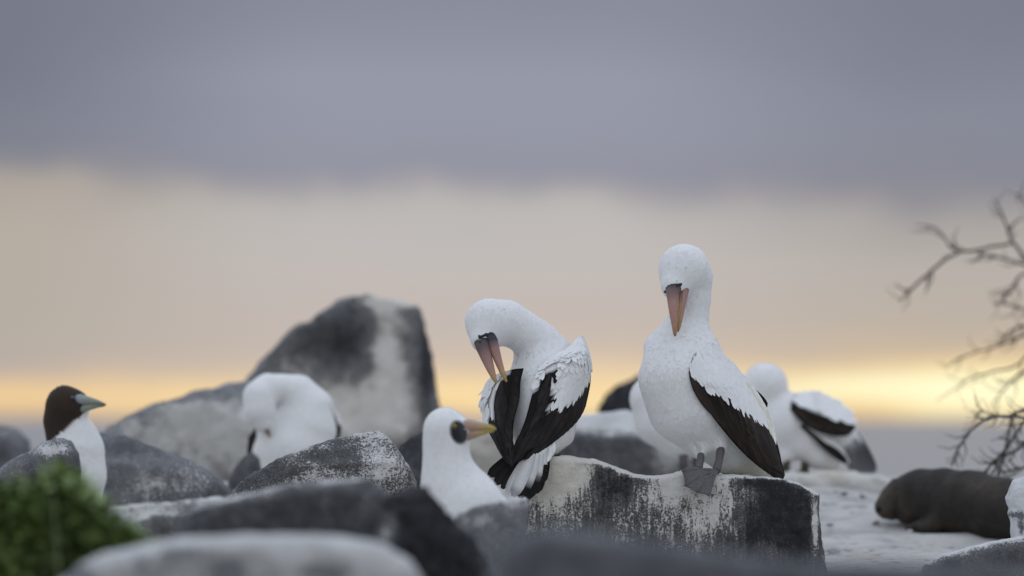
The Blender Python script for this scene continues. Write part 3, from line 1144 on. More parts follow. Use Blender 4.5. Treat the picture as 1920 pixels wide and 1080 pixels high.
        V = np.concatenate([V, c[:1], c[-1:]])
        C = np.concatenate([C, C[:1], C[-1:]])
        T = []
        for k in range(ns):
            k2 = (k + 1) % ns
            T.append((k2, k, n0))
            T.append(((len(c) - 1) * ns + k, (len(c) - 1) * ns + k2, n0 + 1))
        return obj(name, mesh_np(name, self.L(V), [np.array(Q), np.array(T)], cols=C), mat, par or self.root)

    def ball(self, name, px, py, q, r, col, mat, par=None, flat=1.0):
        st = []
        for a in np.linspace(-1, 1, 9):
            st.append((px, py, q + a * r * flat, max(r * math.sqrt(max(1 - a * a, 0)), .05)))
        return self.tube(name, st, [col] * 9, mat, par, 14, flat_axis=(0, 0, 1))

    def tail_feather(self, p0, p1, wd, c0, c1, sw=.5, q_n=-1.0, bend=0.0):
        a, b = L3(p0), L3(p1)
        t = np.linspace(0, 1, 9)
        p = a + (b - a) * t[:, None]
        n = np.array([0, -1.0, .15])
        d = (b - a) / np.linalg.norm(b - a)
        n = n - d * (n @ d)
        n /= np.linalg.norm(n)
        s = np.cross(n, d)
        p = p + s * (bend * np.sin(t * np.pi))[:, None]
        w = (wd * .5 * np.array([.4, .6, .8, .95, 1, 1, .97, .84, .3]))[:, None]
        V = np.stack([p - s * w - n * w * .15, p, p + s * w - n * w * .15], 1).reshape(-1, 3)
        V = np.concatenate([V, V - n * .9])
        q = []
        for i in range(8):
            for cc in range(2):
                k = i * 3 + cc
                q += [(k, k + 1, k + 4, k + 3), (k + 30, k + 31, k + 28, k + 27)]
            q += [(i * 3 + 3, i * 3, i * 3 + 27, i * 3 + 30), (i * 3 + 2, i * 3 + 5, i * 3 + 32, i * 3 + 29)]
        k = np.clip((t - sw) / .14 + .5, 0, 1)[:, None]
        C = np.array(c0)[None] * (1 - k) + np.array(c1)[None] * k
        C = np.repeat(C, 3, 0)
        C[1::3] *= 1.15
        C = np.concatenate([C, C])
        return obj('tail_feather', mesh_np('tail_feather', self.L(V), np.array(q), cols=np.clip(C, 0, 1)), M_PLUME, self.root)

    def leg(self, pts, toes, col, web=True):
        """pts: hip to ankle (px,py,q,r); toes: tips (px,py,q)"""
        n = len(pts)
        lg = self.tube('leg', pts, [col] * n, M_SKIN, self.root, 10)
        if not toes:
            return lg
        an = L3(pts[-1][:3])
        V, Q, C = [], [], []
        tips = [L3(t) for t in toes]
        BUMP = np.array([0, -4.0, 4.0])
        # toes as tapered ridges
        for tp in tips:
            dirv = tp - an
            dl = np.linalg.norm(dirv)
            dirv /= dl
            up = np.array([0, -.5, .85])
            up = up - dirv * (up @ dirv)
            up /= np.linalg.norm(up)
            sd = np.cross(up, dirv)
            b0 = len(V)
            for k, t in enumerate((0, .3, .62, .9, 1.0)):
                r = pts[-1][3] * (.6, .34, .24, .2, .08)[k]
                knuckle = 1.2 * math.sin(t * 9)
                for a in np.linspace(0, 2 * np.pi, 8, endpoint=False):
                    V.append(an + dirv * dl * t + sd * math.cos(a) * r + up * (math.sin(a) * r + knuckle * .4) + BUMP * math.sin(t * np.pi))
            for k in range(4):
                for m in range(8):
                    m2 = (m + 1) % 8
                    Q.append((b0 + k * 8 + m, b0 + k * 8 + m2, b0 + k * 8 + 8 + m2, b0 + k * 8 + 8 + m))
        # webs between neighbouring toes, sagging slightly, with thickness
        if web:
            for ta, tb in zip(tips[:-1], tips[1:]):
                nn = np.cross(ta - an, tb - an)
                nn /= np.linalg.norm(nn)
                if nn[1] > 0:
                    nn = -nn
                b0 = len(V)
                R, K = 5, 5
                for side in (0, 1):
                    for i in range(R):
                        for j in range(K):
                            rr = i / (R - 1)
                            f = j / (K - 1)
                            e = ta * (1 - f) + tb * f
                            cut = 1 - .04 * math.sin(f * np.pi) * rr
                            V.append(an + BUMP * math.sin(rr * np.pi) + (e - an) * rr * .97 * cut + nn * (1.0 - side * 2.0 - .5 * math.sin(f * np.pi) * rr))
                for side in (0, 1):
                    o = b0 + side * R * K
                    for i in range(R - 1):
                        for j in range(K - 1):
                            a = o + i * K + j
                            f4 = (a, a + 1, a + 1 + K, a + K)
                            Q.append(f4 if side else f4[::-1])
                o = b0 + (R - 1) * K
                for j in range(K - 1):
                    Q.append((o + j, o + j + 1, o + j + 1 + R * K, o + j + R * K))
        V = np.array(V)
        C = np.repeat(np.array(col)[None], len(V), 0)
        return obj('foot', mesh_np('foot', self.L(V), np.array(Q), cols=C), M_SKIN, lg), lg


PINK = np.array([.40, .22, .185])
PINKD = np.array([.30, .175, .155])
TAN = np.array([.42, .25, .13])
YEL = np.array([.52, .36, .09])
MASK = np.array([.022, .023, .028])
GREY = np.array([.125, .115, .118])


def mixc(a, b, t):
    return a * (1 - t) + b * t


def blob(px, py, x, y, r):
    return (px - x) ** 2 + (py - y) ** 2 < r * r


# ---- A: the tall bird standing on the right of the perch
chA = [[(1266, 536, -34, 27), (1283, 508, -8, 47), (1299, 520, 8, 34), (1299, 560, 12, 31), (1294, 598, 12, 32), (1287, 640, 8, 46),
        (1284, 668, 2, 66), (1284, 706, -5, 84), (1303, 752, 2, 88), (1338, 800, 14, 66), (1374, 842, 34, 48), (1416, 876, 52, 26), (1446, 893, 60, 10)],
       [(1262, 606, 24, 16), (1247, 652, 24, 40)], [(1344, 822, -20, 26), (1350, 834, -38, 13)], [(1316, 832, -18, 26), (1314, 848, -36, 12)]]


def colA(px, py, q, c):
    y = np.clip((py - 840) / 50, 0, 1) * np.clip((px - 1340) / 60, 0, 1)
    return c * (1 - y[:, None] * np.array([.03, .07, .22]))


A = Bird('tall white and black seabird standing on the streaked rock, bill pressed to its breast', 15.0, (1330, 890, -40), chA, h=3.6, colour=colA)
A.plumage(hug=True, dens=1.4, Lk=.13, L0=7, wk=.45, skip=lambda px, py, q: (py > 552 - (px - 1243) * .55) & (py < 566) & (px < 1290) & (q < -30), seed=11, lift=.055)
gridA = [[(1291, 692, -88), (1303, 664, -72), (1332, 648, -34)],
         [(1309, 742, -92), (1344, 712, -80), (1372, 686, -18)],
         [(1346, 794, -80), (1380, 760, -72), (1410, 722, -6)],
         [(1390, 846, -58), (1417, 815, -58), (1440, 774, 4)],
         [(1434, 884, -30), (1450, 868, -28), (1460, 838, 0)],
         [(1466, 900, -8), (1469, 898, -6), (1471, 894, 0)]]


def vbA(u):
    return np.interp(u, [0, .04, .12, .3, .5, .68, .8, 1], [-.1, .02, .12, .38, .60, .82, 1.02, 1.2])


def colWA(u, v, kind):
    if kind == 1:
        return BROWN * 1.0
    if kind == 2:
        if v > .88 and .34 < u < .66 and r_col.random() < .5:
            return WHITE * np.array([.84, .83, .66])
        return WHITE
    return WHITE if v > vbA(u) + .02 else BROWN * .8


flA = []
for i in range(15):
    u0 = .02 + i * .045
    flA.append((u0, min(.62, float(vbA(u0)) + .06), min(u0 + .36, .985), max(.05 - .002 * i, .02), 15, 2.0 + .05 * i))
for i in range(9):
    f = i / 8
    flA.append((.34 + .05 * i, .80 + .06 * f, .80 + .022 * i, .30 + .34 * f, 15, 3.0 + .12 * i))
for i in range(4):
    flA.append((.5 + .05 * i, .30 + .16 * i, .985, .2 + .2 * i, 14, 2.4 + .2 * i))
A.wing(gridA, colWA, flA, dict(n=620, L=32, W=8.5, ulim=(-.0, .80), where=lambda u, v: v > vbA(u + .085) + .0, dirv=-.25, off=2.2, lift=.05))
# the far wing's black tip behind the tail, the tail
for (p0, p1, wd) in (((1415, 735, 14), (1437, 764, 10), 16), ((1405, 728, 18), (1431, 752, 12), 14)):
    A.tail_feather(p0, p1, wd, BROWN, BROWN, .3)
for (p0, p1, wd) in (((1405, 862, 40), (1462, 898, 34), 15), ((1400, 868, 44), (1455, 899, 40), 15), ((1412, 858, 46), (1466, 896, 44), 15), ((1398, 872, 36), (1446, 898, 36), 14)):
    A.tail_feather(p0, p1, wd, WHITE * .9, WHITE * .75, .4)
A.tube('upper_bill', [(1263, 538, -50, 17, 12), (1262, 554, -61, 12.6, 13), (1263, 572, -69, 10.8, 12), (1263.6, 593, -76, 7.8, 9), (1265, 613, -79, 5, 6.5), (1265.6, 624, -79, 4, 4.6), (1266, 630, -77, 2, 2.4)],
       [MASK, mixc(MASK, PINKD, .6), PINK, PINK, mixc(PINK, TAN, .5), TAN, TAN * .8], M_BILL, flat_axis=(-.3, -1, 0))
A.tube('lower_bill', [(1288, 532, -36, 7.5, 9), (1284, 548, -48, 6.6, 9.5), (1280, 572, -60, 5.2, 8), (1276.5, 593, -67, 4.4, 6.6), (1273.4, 612, -71, 3.4, 5), (1271, 622, -72, 1.8, 2.4)],
       [MASK, mixc(MASK, PINK, .8), PINK, mixc(PINK, TAN, .4), TAN, TAN], M_BILL, flat_axis=(-.3, -1, 0))
A.tube('bill_gape', [(1279, 540, -50, 3.2), (1276, 556, -61, 2.6), (1274.5, 576, -69, 2.3), (1271.5, 598, -75, 1.9), (1269.6, 618, -77, 1)],
       [MASK, TAN * .5, YEL * .7, YEL * .8, YEL * .7], M_BILL)
A.tube('face_mask', [(1248, 547, -46, 3, 5), (1257, 545, -55, 6, 7), (1268, 538, -57, 7, 7), (1279, 530, -50, 6.5, 7), (1288, 525, -46, 7, 7), (1295, 518, -38, 4, 5)],
       [MASK] * 6, M_SKIN, flat_axis=(0, -1, 0))
A.leg([(1351, 832, -36, 8), (1351, 846, -48, 8), (1348, 866, -68, 7.2), (1343, 883, -90, 8)],
      [(1277, 884, -98), (1281, 912, -113), (1305, 925, -118), (1330, 932, -118)], GREY)
A.leg([(1314, 848, -36, 7), (1314, 858, -50, 7.2), (1312, 870, -66, 6.8), (1310, 880, -82, 7.5)],
      [(1278, 882, -88), (1284, 888, -97), (1304, 889, -98)], GREY * 1.1)

# ---- B: the bird preening its back, seen from behind
chB = [[(908, 636, -50, 26), (919, 608, -26, 45), (950, 604, -14, 38), (980, 622, -2, 36), (1006, 642, 12, 39), (1022, 676, 20, 55), (1026, 714, 8, 71), (1018, 752, -10, 74),
        (1016, 796, -34, 58), (1004, 836, -62, 34), (990, 866, -84, 16)],
       [(1045, 815, -12, 30), (1034, 838, -24, 14)], [(940, 735, -10, 34), (944, 780, -20, 32)]]


def colB(px, py, q, c):
    return c


B = Bird('white and black seabird seen from behind, preening its wing with open bill', 15.0, (1030, 858, -40), chB, h=3.6, colour=colB)
B.plumage(hug=True, dens=1.4, Lk=.13, L0=7, wk=.45, seed=12, lift=.055, skip=lambda px, py, q: blob(px, py, 908, 648, 20) & (q < -30))
gridR = [[(1103, 656, 22), (1090, 629, 2), (1068, 650, -26), (1038, 668, -42)],
         [(1108, 684, 10), (1092, 668, -46), (1054, 676, -72), (1012, 694, -76)],
         [(1099, 728, -8), (1076, 726, -70), (1038, 732, -92), (998, 738, -90)],
         [(1076, 778, -40), (1046, 776, -96), (1014, 776, -104), (986, 782, -100)],
         [(1032, 820, -76), (1010, 822, -112), (986, 824, -116), (968, 832, -114)],
         [(974, 866, -122), (969, 870, -124), (964, 873, -126), (959, 876, -126)]]


def blackR(u, v):
    # lower edge band, whole lower half, and the inner scapular patches
    b = u > np.interp(v, [0, .08, .2, .4, .6, .72, 1], [.28, .36, .52, .60, .57, .46, .40])
    s = (v > .66 + .12 * math.sin(u * 23)) and (.25 < u) and (v < .97)
    return b or s


def colWR(u, v, kind):
    if kind == 1:
        return BLACK * 1.1
    if kind == 2:
        return WHITE if not blackR(u, v) else BLACK
    return BLACK if blackR(u, v) else WHITE


flB = []
for i in range(14):
    u0 = .22 + i * .038
    flB.append((u0, .12 + .01 * i, min(u0 + .34, .98), .015, 15, 2.0 + .06 * i))
for i in range(8):
    f = i / 7
    flB.append((.48 + .03 * i, .3 + .04 * i, .86 + .018 * i, .22 + .08 * i, 17, 2.6 + .2 * i))
for i in range(6):
    flB.append((.27 + .05 * i, .80 - .02 * i, .50 + .07 * i, .84 - .04 * i, 15, 2.4 + .15 * i))
for i in range(4):
    flB.append((.60 + .04 * i, .62 + .1 * i, .97, .5 + .12 * i, 15, 3.0))
B.wing(gridR, colWR, flB, dict(n=640, L=28, W=10, ulim=(0, .62), where=lambda u, v: not blackR(u + .10, v + .03) and not blackR(u + .04, v), dirv=-.05, off=1.8, lift=.04))
gridL = [[(934, 712, -22), (942, 698, -50), (962, 692, -70), (982, 690, -74)],
         [(915, 742, -26), (930, 734, -66), (954, 722, -86), (976, 716, -88)],
         [(906, 770, -34), (926, 766, -80), (950, 758, -96), (974, 750, -94)],
         [(914, 806, -66), (928, 802, -104), (946, 798, -110), (964, 790, -104)],
         [(934, 842, -98), (942, 840, -116), (952, 838, -118), (962, 832, -114)],
         [(957, 876, -128), (959, 878, -129), (961, 879, -130), (963, 878, -130)]]


def blackL(u, v):
    return (v > np.interp(u, [0, .15, .3, .45, .6, .7], [.62, .38, .30, .34, .2, -1]))


def colWL(u, v, kind):
    if kind == 1:
        return BLACK * 1.1
    if kind == 2:
        return WHITE
    return BLACK if blackL(u, v) else WHITE


flL = []
for i in range(6):
    flL.append((.10 + .06 * i, .42 + .05 * i, .48 + .07 * i, .42 + .04 * i, 18, 2.6 + .15 * i))
for i in range(5):
    flL.append((.12 + .09 * i, .85 - .02 * i, .52 + .08 * i, .9 - .03 * i, 17, 3.2 + .15 * i))
for i in range(9):
    flL.append((.46 + .03 * i, .12 + .09 * i, .94 + .006 * i, .1 + .09 * i, 14, 2.4 + .1 * i))
B.wing(gridL, colWL, flL, dict(n=170, L=24, W=9, ulim=(0, .62), where=lambda u, v: not blackL(u + .08, v + .10), dirv=-.25, off=3.2, lift=.1))
tB = [((984, 840, -104), (915, 893, -118), 24, BLACK, BLACK, .1), ((986, 845, -107), (928, 908, -121), 24, BLACK, BLACK * 1.3, .1),
      ((990, 846, -109), (941, 916, -124), 20, BLACK, BLACK * 1.4, .7), ((994, 848, -112), (950, 924, -127), 20, WHITE * .62, WHITE * .5, .8),
      ((1000, 850, -114), (962, 931, -130), 24, WHITE * .72, WHITE * .35, .8), ((1008, 850, -111), (975, 934, -127), 26, WHITE * .8, BLACK, .62),
      ((1014, 848, -108), (990, 935, -124), 28, WHITE * .85, BLACK, .46), ((1019, 844, -105), (1004, 925, -121), 28, WHITE * .85, BLACK, .38),
      ((1022, 838, -102), (1014, 906, -117), 26, WHITE * .85, BLACK, .34), ((1024, 834, -99), (1019, 884, -113), 20, WHITE * .85, BLACK, .3)]
for a in tB:
    B.tail_feather(*a)
# loose white feathers over the tail base
r_ = np.random.default_rng(9)
n_ = 90
bx = np.stack([r_.uniform(990, 1040, n_), np.full(n_, 0.0), -r_.uniform(806, 848, n_)], 1)
bx[:, 1] = -84 - (bx[:, 0] < 1015) * 22 - np.clip(-bx[:, 2] - 806, 0, 50) * .45
okm = (-bx[:, 2]) > 872 - (bx[:, 0] - 965) * .62
bx = bx[okm]
dd_ = np.stack([np.full(len(bx), -.42) + r_.normal(0, .15, len(bx)), np.full(len(bx), -.25), np.full(len(bx), -.9)], 1)
VV, QQ, CC = feather_mesh_arrays(bx, dd_, np.repeat(np.array([[0, -.98, .1]]), len(bx), 0), r_.uniform(18, 32, len(bx)), r_.uniform(8, 12, len(bx)),
                                 np.repeat(WHITE[None] * .97, len(bx), 0), np.full(len(bx), .05), np.full(len(bx), 1 / 200.))
o_ = obj('rump_feathers', mesh_np('rump_feathers', B.L(VV), QQ, cols=CC), M_PLUME, B.root)
o_['kind'] = 'stuff'
B.tube('upper_bill', [(903, 640, -70, 15, 13), (907, 654, -78, 13.5, 12), (912, 670, -84, 11, 10), (919, 690, -92, 8, 8), (926, 708, -98, 5, 5.5), (931, 719, -101, 2, 2)],
       [MASK, mixc(MASK, PINKD, .35), PINKD, PINK, mixc(PINK, YEL, .45), YEL], M_BILL)
B.tube('lower_bill', [(918, 628, -66, 10, 9), (923, 640, -74, 11, 9), (927, 654, -80, 9.5, 8), (934, 676, -86, 7.5, 7), (942, 698, -92, 5.2, 5.5), (950, 716, -97, 2, 2)],
       [MASK, MASK * 1.3, mixc(MASK, PINK, .75), PINK, mixc(PINK, YEL, .55), YEL], M_BILL)
B.tube('face_mask', [(895, 640, -62, 5, 6), (902, 634, -70, 9, 6), (912, 629, -70, 8, 6), (919, 624, -66, 7, 7), (925, 626, -60, 4, 5)], [MASK] * 5, M_SKIN)
B.tube('bill_gape', [(912, 636, -74, 5), (916, 648, -78, 4), (920, 660, -80, 2.4), (921, 668, -82, 1)], [MASK * .6, MASK * .6, TAN * .6, TAN * .6], M_BILL)
ey = B.ball('eye', 900, 640, -80, 4.6, np.array([.10, .09, .05]), M_EYE)
B.ball('pupil', 899.6, 640.2, -82.6, 2.6, MASK * .4, M_EYE, ey)
OLIVE = np.array([.085, .078, .05])
B.leg([(1034, 828, -28, 9), (1032, 842, -36, 7.5), (1030, 853, -40, 7)], [(1052, 853, -10), (1040, 858, -52), (1024, 858, -46)], OLIVE)
B.leg([(1022, 832, -34, 8), (1019, 846, -44, 7), (1018, 856, -50, 7)], [(1030, 860, -72), (1016, 861, -78), (1006, 861, -66)], OLIVE)

# ---- C: the sitting bird with the yellow eye
chC = [[(862, 810, -14, 26), (836, 806, -4, 39), (836, 838, 0, 40), (838, 870, 0, 42), (844, 900, 2, 52), (862, 945, 8, 74), (880, 1010, 20, 100), (900, 1060, 70, 80), (930, 1090, 130, 40)],
       [(888, 945, -20, 46)]]


CPK = np.array([.43, .275, .215])
CYE = np.array([.42, .335, .075])


def maskC(px, py, q):
    return (((px - 860 - (py - 810) * .22) / 17) ** 2 + ((py - 811 + (px - 857) * .15) / 23.5) ** 2 < 1) & (q < 0)


def colC(px, py, q, c):
    e = ((px - 860 - (py - 810) * .22) / 17) ** 2 + ((py - 811 + (px - 857) * .15) / 23.5) ** 2
    k = np.clip((1.2 - e) / .45, 0, 1) * (q < 0)
    lore = np.clip((px - 856) / 14, 0, 1)[:, None]
    mk = MASK * 1.2 * (1 - lore) + np.array([.055, .058, .064]) * lore
    return c * (1 - k[:, None]) + mk * k[:, None]


C = Bird('white seabird sitting among the front rocks, yellow eye and pink yellow bill in profile', 13.55, (870, 1080, 20), chC, h=3.2, colour=colC)
C.plumage(hug=True, dens=.7, lift=.06, Lk=.14, wk=.45, L0=5, seed=13, skip=maskC)
C.tube('upper_bill', [(858, 804, -18, 15, 14), (870, 800, -24, 13.5, 12), (884, 799, -28, 11, 10), (900, 800, -33, 8.5, 8), (915, 801, -37, 6.5, 6), (925, 803, -40, 4, 4), (930, 805, -41, 1.6, 1.6)],
       [MASK * 2, CPK * .9, CPK, mixc(CPK, CYE, .25), mixc(CPK, CYE, .75), CYE, CYE], M_BILL, flat_axis=(.3, -1, 0))
C.tube('lower_bill', [(856, 820, -18, 13, 11), (868, 818, -24, 12, 10), (882, 815, -28, 9.5, 8), (898, 812, -33, 6.5, 6), (914, 809, -37, 4.2, 4), (926, 808, -40, 1.6, 1.6)],
       [MASK * 2, mixc(MASK, CPK, .75), CPK * .9, mixc(CPK, CYE, .4), CYE, CYE], M_BILL, flat_axis=(.3, -1, 0))
ey = C.ball('eye', 851.5, 800, -38.5, 5.4, np.array([.36, .235, .012]), M_EYE)
C.ball('pupil', 852, 800, -41.8, 2.9, MASK * .3, M_EYE, ey)
C.wing([[(800, 930, 30), (780, 960, 10), (790, 1000, -10)], [(830, 960, 90), (800, 1010, 80), (800, 1060, 50)], [(900, 1040, 150), (880, 1060, 150), (860, 1090, 140)]],
       lambda u, v, k: WHITE if (u < .4 and k != 1) else BROWN, [(.3 + .05 * i, .2 + .1 * i, .9, .15 + .12 * i, 24, 2) for i in range(6)], None)

# ---- D: the dark headed young bird at the left
chD = [[(146, 760, -8, 22), (126, 763, 0, 38), (116, 790, 6, 32), (126, 822, 8, 36), (145, 846, 4, 48), (143, 890, 6, 54), (125, 940, 20, 62), (80, 985, 60, 50), (20, 1000, 110, 28)],
       [(152, 812, -6, 28)]]


def colD(px, py, q, c):
    m = (py < 828 - (px - 95) * .86) & (px < 166)
    c[m] = np.array([.040, .028, .020])
    return c


D = Bird('seabird with dark brown head and white breast at the left, grey bill pointing right', 16.5, (110, 985, 20), chD, h=4.2, colour=colD)
D.plumage(dens=.5, Lk=.12, L0=5, seed=14)
DG = np.array([.26, .29, .23])
D.tube('upper_bill', [(138, 752, -18, 14, 15), (152, 750, -24, 11, 12), (168, 752, -28, 8, 9), (184, 755, -32, 5, 6), (199, 759, -35, 1.6, 1.8)],
       [np.array([.20, .24, .30]), np.array([.27, .31, .33]), DG, DG * .9, DG * .45], M_BILL)
D.tube('lower_bill', [(140, 768, -18, 9, 12), (154, 766, -24, 8, 9), (168, 763, -28, 6, 7), (184, 761, -32, 3.5, 4), (196, 761, -35, 1.2, 1.4)],
       [DG * .8, DG, DG, DG * .9, DG * .5], M_BILL)
ey = D.ball('eye', 136, 747, -34, 5, np.array([.03, .03, .035]), M_EYE)
D.ball('pupil', 136.4, 747, -37.6, 2.6, MASK * .3, M_EYE, ey)
D.wing([[(112, 850, -30), (96, 846, -8), (88, 846, 20)], [(100, 910, -20), (72, 905, 10), (66, 900, 40)], [(20, 985, 60), (10, 990, 70), (0, 990, 90)]],
       lambda u, v, k: BROWN * 1.5, [(.2 + .06 * i, .15 + .1 * i, .95, .1 + .12 * i, 20, 2) for i in range(7)], None)

# ---- E: the white bird with its head tucked, in front of the tall boulder
chE = [[(494, 796, -36, 15), (487, 772, -30, 27), (486, 744, -24, 28), (502, 728, -12, 25), (530, 729, 2, 25), (558, 738, 10, 33), (576, 768, 12, 46), (574, 804, 8, 54), (556, 846, 4, 62), (556, 890, 8, 60), (596, 905, 40, 34), (636, 908, 80, 14)],
       [(522, 800, 6, 34), (508, 850, 2, 32), (512, 905, 2, 30)], [(544, 782, 6, 30)]]
E = Bird('all white seabird hiding its head in its breast before the tall pointed boulder', 18.2, (540, 950, 0), chE, h=3.6, k=13)
E.plumage(dens=.4, Lk=.12, L0=6, seed=15)
E.tube('bill', [(494, 796, -40, 7), (499, 805, -42, 5), (503, 812, -42, 3.4), (506, 820, -40, 1.2)], [MASK * 2, TAN * .3, TAN * .5, TAN * .5], M_BILL)
E.wing([[(478, 800, 10), (476, 806, 24), (480, 806, 40)], [(476, 840, 6), (470, 842, 24), (480, 846, 44)], [(470, 884, 16), (468, 886, 30), (470, 890, 44)]],
       lambda u, v, k: BLACK, [(.1 + .05 * i, .1 + .2 * i, .95, .2 + .15 * i, 12, 2) for i in range(4)], None, snap=0)
E.wing([[(604, 760, -6), (620, 766, 14), (624, 776, 36)], [(614, 800, 4), (626, 806, 22), (624, 812, 40)], [(612, 850, 30), (616, 856, 40), (612, 860, 52)]],
       lambda u, v, k: WHITE if u < .45 and k != 1 else BROWN * 1.4, [(.45 + .04 * i, .1 + .2 * i, .95, .2 + .15 * i, 14, 2) for i in range(4)], None, snap=3)
for x in (532, 560):
    E.leg([(x, 920, 0, 9), (x - 2, 936, -6, 8), (x - 4, 950, -10, 8)], [(x - 34, 956, -40), (x - 16, 958, -48), (x + 4, 958, -46)], GREY)

# ---- F: the bird preening at right behind the perch
chF = [[(1412, 742, -6, 30), (1434, 724, 0, 40), (1434, 762, 6, 36), (1440, 796, 4, 46), (1474, 790, 4, 52), (1520, 790, 10, 46), (1566, 806, 18, 36), (1596, 832, 24, 20)],
       [(1446, 830, 0, 36), (1466, 852, -6, 24)], [(1506, 828, 0, 36), (1536, 850, 6, 28), (1560, 868, 10, 14)]]
Fb = Bird('white seabird with a drooping black wing preening behind the right end of the perch', 18.6, (1480, 892, 0), chF, h=4.6, colour=None)
Fb.plumage(dens=.4, Lk=.12, L0=6, seed=16)
gridF = [[(1482, 768, -50), (1484, 752, -40), (1490, 738, -14)], [(1510, 798, -60), (1516, 768, -54), (1522, 740, -10)],
         [(1548, 814, -52), (1556, 782, -48), (1560, 749, -4)], [(1580, 818, -36), (1588, 796, -34), (1588, 768, 0)], [(1602, 806, -14), (1603, 803, -12), (1602, 798, 0)]]


def colWF(u, v, kind):
    return WHITE if (v > .50 and u < .80 and kind != 1) else BROWN


Fb.wing(gridF, colWF, [(.08 + .05 * i, .30, min(.4 + .06 * i, .96), .06, 14, 2) for i in range(10)] + [(.5 + .06 * i, .35 + .1 * i, .97, .3 + .1 * i, 13, 2.5) for i in range(4)],
        dict(n=160, L=30, W=11, ulim=(0, .72), where=lambda u, v: v > .56 and u < .7, off=2.2, lift=.04))
Fb.wing([[(1500, 800, -46), (1506, 794, -44), (1512, 790, -40)], [(1536, 832, -40), (1544, 824, -40), (1552, 816, -36)], [(1566, 856, -30), (1574, 850, -30), (1580, 842, -26)], [(1590, 872, -20), (1592, 870, -20), (1594, 866, -18)]],
        lambda u, v, k: BLACK if (k == 1 or v < .45) else WHITE * .9, [(.25 + .05 * i, .1 + .08 * i, .95, .1 + .08 * i, 11, 2) for i in range(5)], None, snap=3)
FG = np.array([.13, .13, .135])
for (x, y, q) in ((1642, 884, 20), (1636, 888, 10), (1626, 888, 0), (1616, 888, -6), (1606, 886, -8), (1596, 882, -8)):
    Fb.tail_feather((1592 + (x - 1600) * .25, 806 + (1642 - x) * .25, q + 10), (x, y, q), 17, WHITE * .5, FG, .34)
Fb.leg([(1474, 852, -14, 9), (1474, 868, -18, 8), (1473, 886, -20, 8)], [(1440, 892, -44), (1456, 894, -52), (1474, 894, -52)], OLIVE)
Fb.leg([(1512, 856, -2, 9), (1510, 870, -4, 8), (1508, 886, -6, 8)], [(1480, 892, -24), (1494, 894, -36), (1512, 894, -38)], OLIVE)
Fb.tube('bill', [(1404, 752, -22, 10), (1398, 772, -26, 7), (1396, 796, -28, 2)], [MASK, PINK, YEL], M_BILL)

# ---- G: the bird mostly hidden behind the tall one
chG = [[(1290, 726, 10, 24), (1272, 716, 14, 30), (1246, 722, 16, 34), (1226, 748, 14, 42), (1242, 786, 16, 50), (1280, 808, 24, 50), (1330, 830, 40, 36), (1370, 856, 60, 14)]]
G = Bird('white seabird mostly hidden behind the tall bird, only breast and one leg showing', 17.6, (1284, 895, 10), chG, h=4.6)
G.plumage(dens=.35, Lk=.12, L0=6, seed=17)
G.tube('bill', [(1300, 734, 0, 9), (1316, 746, -4, 6), (1332, 756, -8, 2)], [MASK, PINK, YEL], M_BILL)
G.wing([[(1262, 760, -32), (1262, 744, -22), (1268, 736, 0)], [(1310, 800, -24), (1314, 786, -16), (1318, 778, 6)], [(1372, 850, 20), (1374, 848, 24), (1376, 842, 30)]],
       lambda u, v, k: WHITE if (v > .5 and k != 1) else BROWN, [(.3 + .06 * i, .3, .95, .1 + .1 * i, 14, 2) for i in range(6)], None)
G.leg([(1282, 842, 4, 9), (1281, 864, 0, 8), (1282, 886, -2, 8)], [(1256, 892, -30), (1270, 894, -36), (1286, 894, -34)], GREY)
G.leg([(1308, 846, 14, 9), (1307, 866, 12, 8), (1308, 886, 10, 8)], [(1284, 892, -14), (1296, 894, -22), (1312, 894, -20)], GREY)


